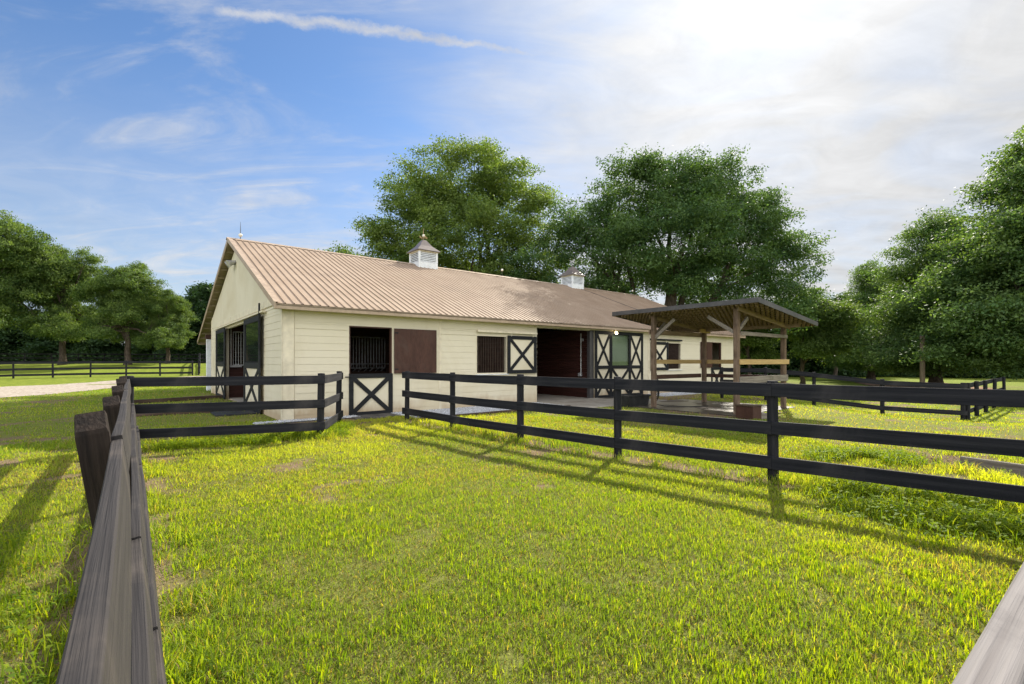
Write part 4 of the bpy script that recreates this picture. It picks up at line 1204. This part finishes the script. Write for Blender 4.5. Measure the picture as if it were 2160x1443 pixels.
tree('young_tree', 'young green tree behind the shelter roof', (21.6,43), crS, tkS, 2.5, (.9,.9,.82))
tree('young_tree', 'dark young tree in the gap between shelter and right trees', (42.5,62), crS, tkS, 3.9, (1.15,1.15,1.05))
tree('young_tree', 'tree top peeking over the ridge left of the nearer cupola', (-18.9,52), crS, tkS, 1.5, (1.2,1.2,1.52))
tree('young_tree', 'sunlit tree showing under the airy oak behind the roof', (2.2,57), crS, tkS, 5.0, (1.2,1.2,1.15))

# back woods : copies of two wood trees
lobW = lobes_round(71, 3.9, .2, 12.0, 14, 1.3, 2.1)+[(2.2,0,1.2,2.2,2.2,1.8),(-2.2,.5,1.0,2.2,2.2,1.7),(0,-2,1.1,2.2,2.2,1.6),(0,2,1.4,2,2,1.8)]
crW = crown_mesh('crown', lobW, 22000, .42, 72, OAKW, sig=(.5,.5,.4), per=30, hole=.25)
tkW = trunk_mesh('trunk', [((0,0,-.4),(.1,0,9),.24,.1)], lobW[:6], M['bark'], 73)
lobW2 = lobes_round(81, 3.0, 6.5, 14.5, 10, 1.1, 1.8)+[(0,0,1.4,2.8,2.8,2.0),(1.6,.5,3.6,2.0,2.0,1.6),(-1.8,0,1.0,2.2,2.2,1.6)]
crW2 = crown_mesh('crown', lobW2, 18000, .42, 82, OAKW, sig=(.5,.5,.35), per=30, hole=.28)
tkW2 = trunk_mesh('trunk', [((0,0,-.4),(.15,0,12.5),.22,.09)], lobW2[:6], M['bark_light'], 83)
for k, (x, y, w, h) in enumerate(((-55.5,80,1.15,.86),(-52.0,77,1.2,.92),(-48.5,79,1.2,.95),(-45.0,76,1.1,.95))):
    tree('woodland_tree', 'woodland tree filling the gap between the left grove and the barn gable', (x,y), (crW,crW2)[k==2], (tkW,tkW2)[k==2], k*1.7, (w,w,h), 'woods beside the barn gable')
rr = random.Random(5)
def woods(n, fx, fy, hs, label, group):
    for i in range(n):
        u = (i+.5)/n; x = fx(u)+rr.uniform(-1.4,1.4); y = fy(u)+rr.uniform(-3.5,3.5); s = rr.uniform(*hs); w = s*rr.uniform(.95,1.3)
        cr, tk = (crW, tkW) if rr.random() < .62 else (crW2, tkW2)
        tree('woodland_tree', label, (x,y), cr, tk, rr.uniform(0,6.28), (w,w,s), group)
woods(40, lambda u: -112+86*u, lambda u: 84+8*u, (.85,1.1), 'dark woodland tree in the far row behind the left grove', 'woods behind the left grove')
woods(24, lambda u: -26+58*u, lambda u: 78-6*u, (.66,.85), 'woodland tree in the far row hidden mostly behind the barn', 'woods behind the barn')
woods(44, lambda u: 32+66*u, lambda u: 72-12*u, (.62,.86), 'dark woodland tree in the row behind the right trees', 'woods behind the right trees')

# ------------------------------------------------------------------ grass and weeds
def blades(P, hgt, wid, lean, tint, az=None):
    n = len(P); r = RNG
    az = r.uniform(0,2*np.pi,n) if az is None else az
    dx, dy = np.cos(az), np.sin(az)
    fa = az+np.pi/2+r.normal(0,.6,n); wx, wy = np.cos(fa)*wid/2, np.sin(fa)*wid/2
    z0 = P[:,2]-.008
    mx = P[:,0]+dx*hgt*lean*.35; my = P[:,1]+dy*hgt*lean*.35; mz = z0+hgt*.60*np.sqrt(np.clip(1-(lean*.5)**2,.05,1))
    tx = P[:,0]+dx*hgt*lean; ty = P[:,1]+dy*hgt*lean; tz = z0+hgt*np.sqrt(np.clip(1-lean**2*.85,.03,1))
    v = np.stack([np.stack([P[:,0]-wx,P[:,1]-wy,z0],1), np.stack([P[:,0]+wx,P[:,1]+wy,z0],1),
                  np.stack([mx+wx*.8,my+wy*.8,mz],1), np.stack([mx-wx*.8,my-wy*.8,mz],1), np.stack([tx,ty,tz],1)],1)
    b = (np.arange(n)*5)[:,None]
    lo = np.concatenate([b+np.array([[0,1,2,3]]), b+np.array([[3,2,4]])],1)
    sizes = np.tile(np.array([4,3]),n)
    return v.reshape(-1,3), sizes, lo.ravel(), np.repeat(tint,5,0)

def scatter(n, ymin, ymax, power):
    u = RNG.uniform(0,1,n)
    # radial distance with falling density
    a = 2-power
    r = (ymin**a + u*(ymax**a-ymin**a))**(1/a)
    th = RNG.uniform(-R(74), R(74), n)
    return r*np.sin(th), r*np.cos(th), r

def grass_layer(n, ymin, ymax, power, kind):
    x, y, r = scatter(n, ymin, ymax, power)
    ok = ~blocked(x, y)
    b = bare(x, y)
    clump = fnoise(x, y, .30, 50)*.55+fnoise(x,y,.95,51)*.45
    tuft = fnoise(x, y, .16, 57)*.6+fnoise(x,y,.75,58)*.4
    big = fnoise(x, y, 3.2, 52)
    q = RNG.uniform(0,1,n)
    if kind == 'turf': ok &= q < np.clip((clump-.25)*4.0,.24,1)*(1-.97*b)
    elif kind == 'tall': ok &= q < np.clip((tuft-.47)*9,.01,1)*np.clip((big-.25)*3.2,.2,1)*(1-.9*b)*(.12+.88*sstep(8.5,4.5,r))
    else: ok &= q < (1-.8*b)
    x, y, r, b, clump, big = x[ok], y[ok], r[ok], b[ok], clump[ok], big[ok]
    n = len(x)
    P = np.stack([x,y,terrain(x,y)],1)
    far = np.clip(r/6, 1, 4.5)
    d = np.full(n, 1e3)
    for a, c in list(zip(GP[:-1],GP[1:]))+[(lpts[0],lpts[-1]),(fp[0],fp[1])]: d = np.minimum(d, seg_dist(x,y,a,c))
    d2 = np.minimum(d, seg_dist(x,y,(6.0,5.5),(7.6,8.2)))
    long_ = sstep(.55,.05,d2)*sstep(.40,.6,clump+.08)
    u = lambda a, c: RNG.uniform(a,c,n)
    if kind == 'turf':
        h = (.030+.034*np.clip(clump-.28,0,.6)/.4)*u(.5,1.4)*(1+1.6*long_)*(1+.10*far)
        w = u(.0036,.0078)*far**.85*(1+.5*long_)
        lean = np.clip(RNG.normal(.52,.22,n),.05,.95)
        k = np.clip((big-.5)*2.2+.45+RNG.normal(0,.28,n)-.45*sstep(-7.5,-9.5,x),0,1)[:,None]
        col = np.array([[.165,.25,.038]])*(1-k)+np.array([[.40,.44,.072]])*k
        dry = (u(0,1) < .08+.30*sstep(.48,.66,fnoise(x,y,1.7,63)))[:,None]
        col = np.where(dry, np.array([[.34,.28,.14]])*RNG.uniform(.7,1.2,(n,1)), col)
    elif kind == 'tall':
        h = u(.035,.088)*(1+.6*long_)*(1-.4*sstep(3.5,8,r))
        w = u(.0050,.0105)*np.clip(r/4,1,2.0)
        lean = np.clip(np.abs(RNG.normal(.22,.20,n)),.02,.9)
        k = np.clip(RNG.normal(.38,.33,n)+.9*(big-.5),0,1)[:,None]
        col = np.array([[.12,.21,.020]])*(1-k)+np.array([[.39,.44,.030]])*k
    else:
        h = u(.015,.065)*(1+.12*far)
        w = u(.0026,.0062)*far**.85
        lean = np.clip(RNG.normal(.86,.1,n),.4,.99)
        k = RNG.uniform(0,1,n)[:,None]
        col = np.array([[.125,.085,.045]])*(1-k)+np.array([[.44,.38,.21]])*k**2
        gr = (u(0,1) < .50)[:,None]
        col = np.where(gr, np.array([[.17,.215,.036]])*RNG.uniform(.6,1.3,(n,1)), col)
    return blades(P, h, w, lean, col)

def join(parts):
    V=[];S=[];Lp=[];T=[];o=0
    for v,s,l,t in parts:
        V.append(v);S.append(s);Lp.append(l+o);T.append(t);o+=len(v)
    return np.concatenate(V),np.concatenate(S),np.concatenate(Lp),np.concatenate(T)
v,s,l,t = join([grass_layer(560000,.9,15,1.0,'turf'), grass_layer(340000,.9,12,1.0,'dry'), grass_layer(620000,.9,12,1.0,'tall'), grass_layer(230000,11,46,1.15,'turf')])
tag(link(D.objects.new('grass', np_mesh('grass', v, s, l, M['grass'], t))), 'short sunlit yellow-green grass with dry thatch over the paddock', 'grass', kind='stuff')

# broad-leaf weeds and long grass: by the ditch, the right fence foot and the front fence foot
def weed_patch(segs, n, label, size=(.03,.07)):
    xs=[];ys=[]
    for (a,b,w,k) in segs:
        m = int(n*k); u = RNG.uniform(0,1,m)
        xs.append(a[0]+(b[0]-a[0])*u+RNG.normal(0,w,m)); ys.append(a[1]+(b[1]-a[1])*u+RNG.normal(0,w,m))
    x = np.concatenate(xs); y = np.concatenate(ys)
    cl = fnoise(x,y,.35,91); ok = (cl > .42) & ~blocked(x,y); x=x[ok]; y=y[ok]; m=len(x)
    # plants: a few leaves on each stem
    per = 5
    X = np.repeat(x,per)+RNG.normal(0,.035,m*per); Y = np.repeat(y,per)+RNG.normal(0,.035,m*per)
    ht = np.repeat(RNG.uniform(.03,.17,m),per)*RNG.uniform(.3,1,m*per)
    Z = terrain(X,Y)+ht
    T_ = m*per
    az = RNG.uniform(0,6.28,T_); s = RNG.uniform(*size,T_)
    ax = np.stack([np.cos(az),np.sin(az),RNG.normal(.15,.35,T_)],1); ax /= np.linalg.norm(ax,axis=1)[:,None]
    bx = np.cross(ax,np.array([0,0,1])); bx /= np.linalg.norm(bx,axis=1)[:,None]
    P = np.stack([X,Y,Z],1)
    a = ax*s[:,None]; b = bx*(s*.32)[:,None]; up = np.array([[0,0,1]])*(s*.12)[:,None]
    v = np.stack([P, P+a*.5+b+up, P+a, P+a*.5-b+up],1)
    k = RNG.uniform(0,1,(T_,1)); col = np.array([[.085,.160,.022]])*(1-k)+np.array([[.23,.30,.03]])*k
    p1 = (v.reshape(-1,3), np.full(T_,4), np.arange(T_*4), np.repeat(col,4,0))
    # long arching blades
    m2 = m*5; j = RNG.integers(0,m,m2)
    Px = x[j]+RNG.normal(0,.05,m2); Py = y[j]+RNG.normal(0,.05,m2)
    k = RNG.uniform(0,1,(m2,1)); c2 = np.array([[.10,.18,.016]])*(1-k)+np.array([[.30,.34,.02]])*k
    p2 = blades(np.stack([Px,Py,terrain(Px,Py)],1), RNG.uniform(.08,.24,m2), RNG.uniform(.006,.011,m2), np.clip(RNG.normal(.6,.2,m2),.1,.95), c2)
    vv,ss,ll,tt = join([p1,p2])
    tag(link(D.objects.new('weeds', np_mesh('weeds', vv, ss, ll, M['weed'], tt))), label, 'weeds', kind='stuff')
weed_patch([((5.4,8.3),(7.2,7.9),.28,.34),((7.2,8.0),(8.6,5.8),.22,.2),((4.3,6.2),(6.1,4.6),.30,.5),((3.9,5.6),(5.4,4.4),.35,.3)], 2600, 'rank broad-leaved weeds and long grass round the ditch and right fence')
weed_patch([((-7.0,9.0),(-5.0,9.7),.14,.4),((-5.2,9.9),(-3.9,10.6),.16,.5),((-4.3,10.6),(-4.4,12.2),.15,.4)], 1300, 'low green weeds at the foot of the fence before the gable')
weed_patch([((-1.0,.4),(-3.2,3.2),.30,.5),((-2.8,1.5),(-4.6,4.2),.5,.5)], 900, 'scrappy weeds on the outer side of the leaning left fence', (.02,.05))

# ------------------------------------------------------------------ sky, sun
SUN_EL, SUN_AZ = R(36.5), R(27.0)      # azimuth to the right of straight ahead (+Y)
sd_ = Vector((math.sin(SUN_AZ)*math.cos(SUN_EL), math.cos(SUN_AZ)*math.cos(SUN_EL), math.sin(SUN_EL)))
w = D.worlds.new('World'); scene.world = w; w.use_nodes = True
nt = w.node_tree; nt.nodes.clear()
wo = nt.nodes.new('ShaderNodeOutputWorld'); bg = nt.nodes.new('ShaderNodeBackground'); L(nt, bg.outputs[0], wo.inputs[0])
SKY_STR = .078
bg.inputs[1].default_value = SKY_STR
sky = nt.nodes.new('ShaderNodeTexSky'); sky.sky_type = 'NISHITA'; sky.sun_disc = False
sky.sun_elevation = SUN_EL; sky.sun_rotation = SUN_AZ; sky.altitude = 100; sky.air_density = 1.0; sky.dust_density = .6; sky.ozone_density = 2.2
tc = nt.nodes.new('ShaderNodeTexCoord')
nrm = N(nt,'ShaderNodeVectorMath',operation='NORMALIZE'); L(nt, tc.outputs['Generated'], nrm.inputs[0])
dvec = nrm.outputs[0]
sep = nt.nodes.new('ShaderNodeSeparateXYZ'); L(nt, dvec, sep.inputs[0])
def mth(op, a, b=None, c=None, clamp=False):
    n = N(nt,'ShaderNodeMath',operation=op); n.use_clamp = clamp
    for i, x in enumerate((a,b,c)):
        if x is None: continue
        if isinstance(x,(int,float)): n.inputs[i].default_value = x
        else: L(nt, x, n.inputs[i])
    return n.outputs[0]
def smooth(x, a, b):
    n = N(nt,'ShaderNodeMapRange',interpolation_type='SMOOTHSTEP'); n.clamp = True
    L(nt, x, n.inputs[0]); n.inputs[1].default_value = a; n.inputs[2].default_value = b; return n.outputs[0]
zc = mth('MAXIMUM', sep.outputs[2], .06)
pxv = mth('DIVIDE', sep.outputs[0], zc); pyv = mth('DIVIDE', sep.outputs[1], zc)     # high cloud sheet, a plane far overhead
zq = mth('ADD', mth('MAXIMUM', sep.outputs[2], 0), .20)      # the cloud deck curves down toward the horizon
cmb = nt.nodes.new('ShaderNodeCombineXYZ'); L(nt, mth('MULTIPLY', mth('DIVIDE', sep.outputs[0], zq), 1.3), cmb.inputs[0]); L(nt, mth('MULTIPLY', mth('DIVIDE', sep.outputs[1], zq), 1.3), cmb.inputs[1])
pl_ = cmb.outputs[0]
def mapped(vec, rot, scale):
    m = nt.nodes.new('ShaderNodeMapping'); m.inputs['Rotation'].default_value = (0,0,rot); m.inputs['Scale'].default_value = scale
    L(nt, vec, m.inputs[0]); return m.outputs[0]
n_big = noise(nt, mapped(pl_, .5, (.55,.8,1)), 1.0, 5, .55, .5)
n_wisp = noise(nt, mapped(pl_, -.62, (1.0,2.5,1)), 1.15, 8, .60, 1.3)
n_fine = noise(nt, mapped(pl_, -.35, (2.0,2.6,1)), 2.0, 7, .60, .9)
n_soft = noise(nt, mapped(pl_, .9, (1.0,1.5,1)), 1.3, 4, .5, 1.2)
sx = sep.outputs[0]
# veil of cirrostratus to the right, clear blue to the left
edge = mth('ADD', sx, mth('MULTIPLY', mth('SUBTRACT', n_big, .5), .55))
edge = mth('ADD', edge, mth('MULTIPLY', mth('SUBTRACT', n_wisp, .5), .45))
veil = smooth(edge, -.34, .26)
back = smooth(mth('ADD', sep.outputs[1], mth('MULTIPLY', mth('SUBTRACT', n_big, .5), .6)), .15, -.55)  # unseen cloud bank added behind the viewer to brighten the shaded walls
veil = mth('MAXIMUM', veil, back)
wisp = mth('MULTIPLY', smooth(n_wisp, .46, .80), .60)
low = mth('MULTIPLY', smooth(sep.outputs[2], .50, .08), mth('ADD', .26, mth('MULTIPLY', n_fine, .55)))
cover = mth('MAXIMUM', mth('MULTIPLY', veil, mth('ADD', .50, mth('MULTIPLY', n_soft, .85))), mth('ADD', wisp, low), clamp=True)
# contrail: a straight line on the cloud sheet
A_, B_ = (-.863,1.342), (.532,1.656)
ux, uy = B_[0]-A_[0], B_[1]-A_[1]; ln = math.hypot(ux,uy); ux/=ln; uy/=ln
ax_ = mth('SUBTRACT', pxv, A_[0]); ay_ = mth('SUBTRACT', pyv, A_[1])
al = mth('ADD', mth('MULTIPLY', ax_, ux), mth('MULTIPLY', ay_, uy))
ac = mth('ADD', mth('MULTIPLY', ax_, -uy), mth('MULTIPLY', ay_, ux))
ac = mth('ADD', ac, mth('MULTIPLY', mth('SUBTRACT', noise(nt, mapped(pl_,0,(1,1,1)), 13, 6, .68), .5), .085))
ac = mth('ADD', ac, mth('MULTIPLY', mth('SINE', mth('MULTIPLY', al, 2.6)), .018))
wd = mth('SUBTRACT', .044, mth('MULTIPLY', al, .014))
trail = smooth(mth('DIVIDE', mth('ABSOLUTE', ac), wd), 1.05, .0)
trail = mth('MULTIPLY', trail, mth('MULTIPLY', smooth(al, -.02, .05), mth('ADD', .10, mth('MULTIPLY', smooth(al, 1.7, .5), .9))))
trail = mth('MULTIPLY', trail, smooth(al, 2.2, 1.2))
trail = mth('MULTIPLY', trail, mth('ADD', .12, mth('MULTIPLY', noise(nt, pl_, 15, 6, .7), 1.15)))
cover = mth('MAXIMUM', cover, mth('MULTIPLY', trail, 1.0), clamp=True)
dt = N(nt,'ShaderNodeVectorMath',operation='DOT_PRODUCT'); L(nt, dvec, dt.inputs[0]); dt.inputs[1].default_value = sd_
ds = mth('MAXIMUM', dt.outputs['Value'], 0)
glow = mth('ADD', mth('MULTIPLY', mth('POWER', ds, 30), .30), mth('MULTIPLY', mth('POWER', ds, 6), .05))
tex = mth('ADD', .50, mth('MULTIPLY', n_fine, .34)); tex = mth('ADD', tex, mth('MULTIPLY', n_wisp, .42)); tex = mth('ADD', tex, mth('MULTIPLY', n_soft, .22))
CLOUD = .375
bright = mth('MULTIPLY', mth('ADD', CLOUD, mth('ADD', mth('MULTIPLY', glow, .55), mth('MULTIPLY', back, .80))), tex)  # the added bank behind the viewer gets extra brightness as wall fill
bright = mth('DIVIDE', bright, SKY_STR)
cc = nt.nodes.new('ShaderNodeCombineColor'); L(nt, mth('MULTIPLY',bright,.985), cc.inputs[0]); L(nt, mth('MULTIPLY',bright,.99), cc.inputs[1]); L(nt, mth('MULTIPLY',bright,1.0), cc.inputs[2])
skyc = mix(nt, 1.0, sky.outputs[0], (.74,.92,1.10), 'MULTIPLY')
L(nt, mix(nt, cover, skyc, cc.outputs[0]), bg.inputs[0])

sun = D.lights.new('sun', 'SUN'); sun.energy = 5.0; sun.angle = R(.53); sun.color = (1,.93,.80)
so = link(D.objects.new('sun', sun)); so.location = (20,40,40)
so.rotation_euler = (-sd_).to_track_quat('-Z','Y').to_euler()

# ------------------------------------------------------------------ camera and output
cam = D.cameras.new('camera'); co = link(D.objects.new('camera', cam))
cam.sensor_width = 36; cam.lens = 36*995/2160
cam.shift_y = (761-721.5)/2160
cam.clip_start = .02; cam.clip_end = 4000
co.location = (0,0,H); co.rotation_euler = (R(90),0,0)
scene.camera = co
scene.view_settings.view_transform = 'Standard'; scene.view_settings.look = 'None'
scene.view_settings.exposure = .92; scene.view_settings.gamma = 1
c = scene.cycles
c.use_denoising = True; c.max_bounces = 7; c.diffuse_bounces = 4; c.glossy_bounces = 3; c.transmission_bounces = 5; c.transparent_max_bounces = 6
c.sample_clamp_indirect = 6
try: c.denoiser = 'OPENIMAGEDENOISE'
except Exception: pass
scene.render.film_transparent = False
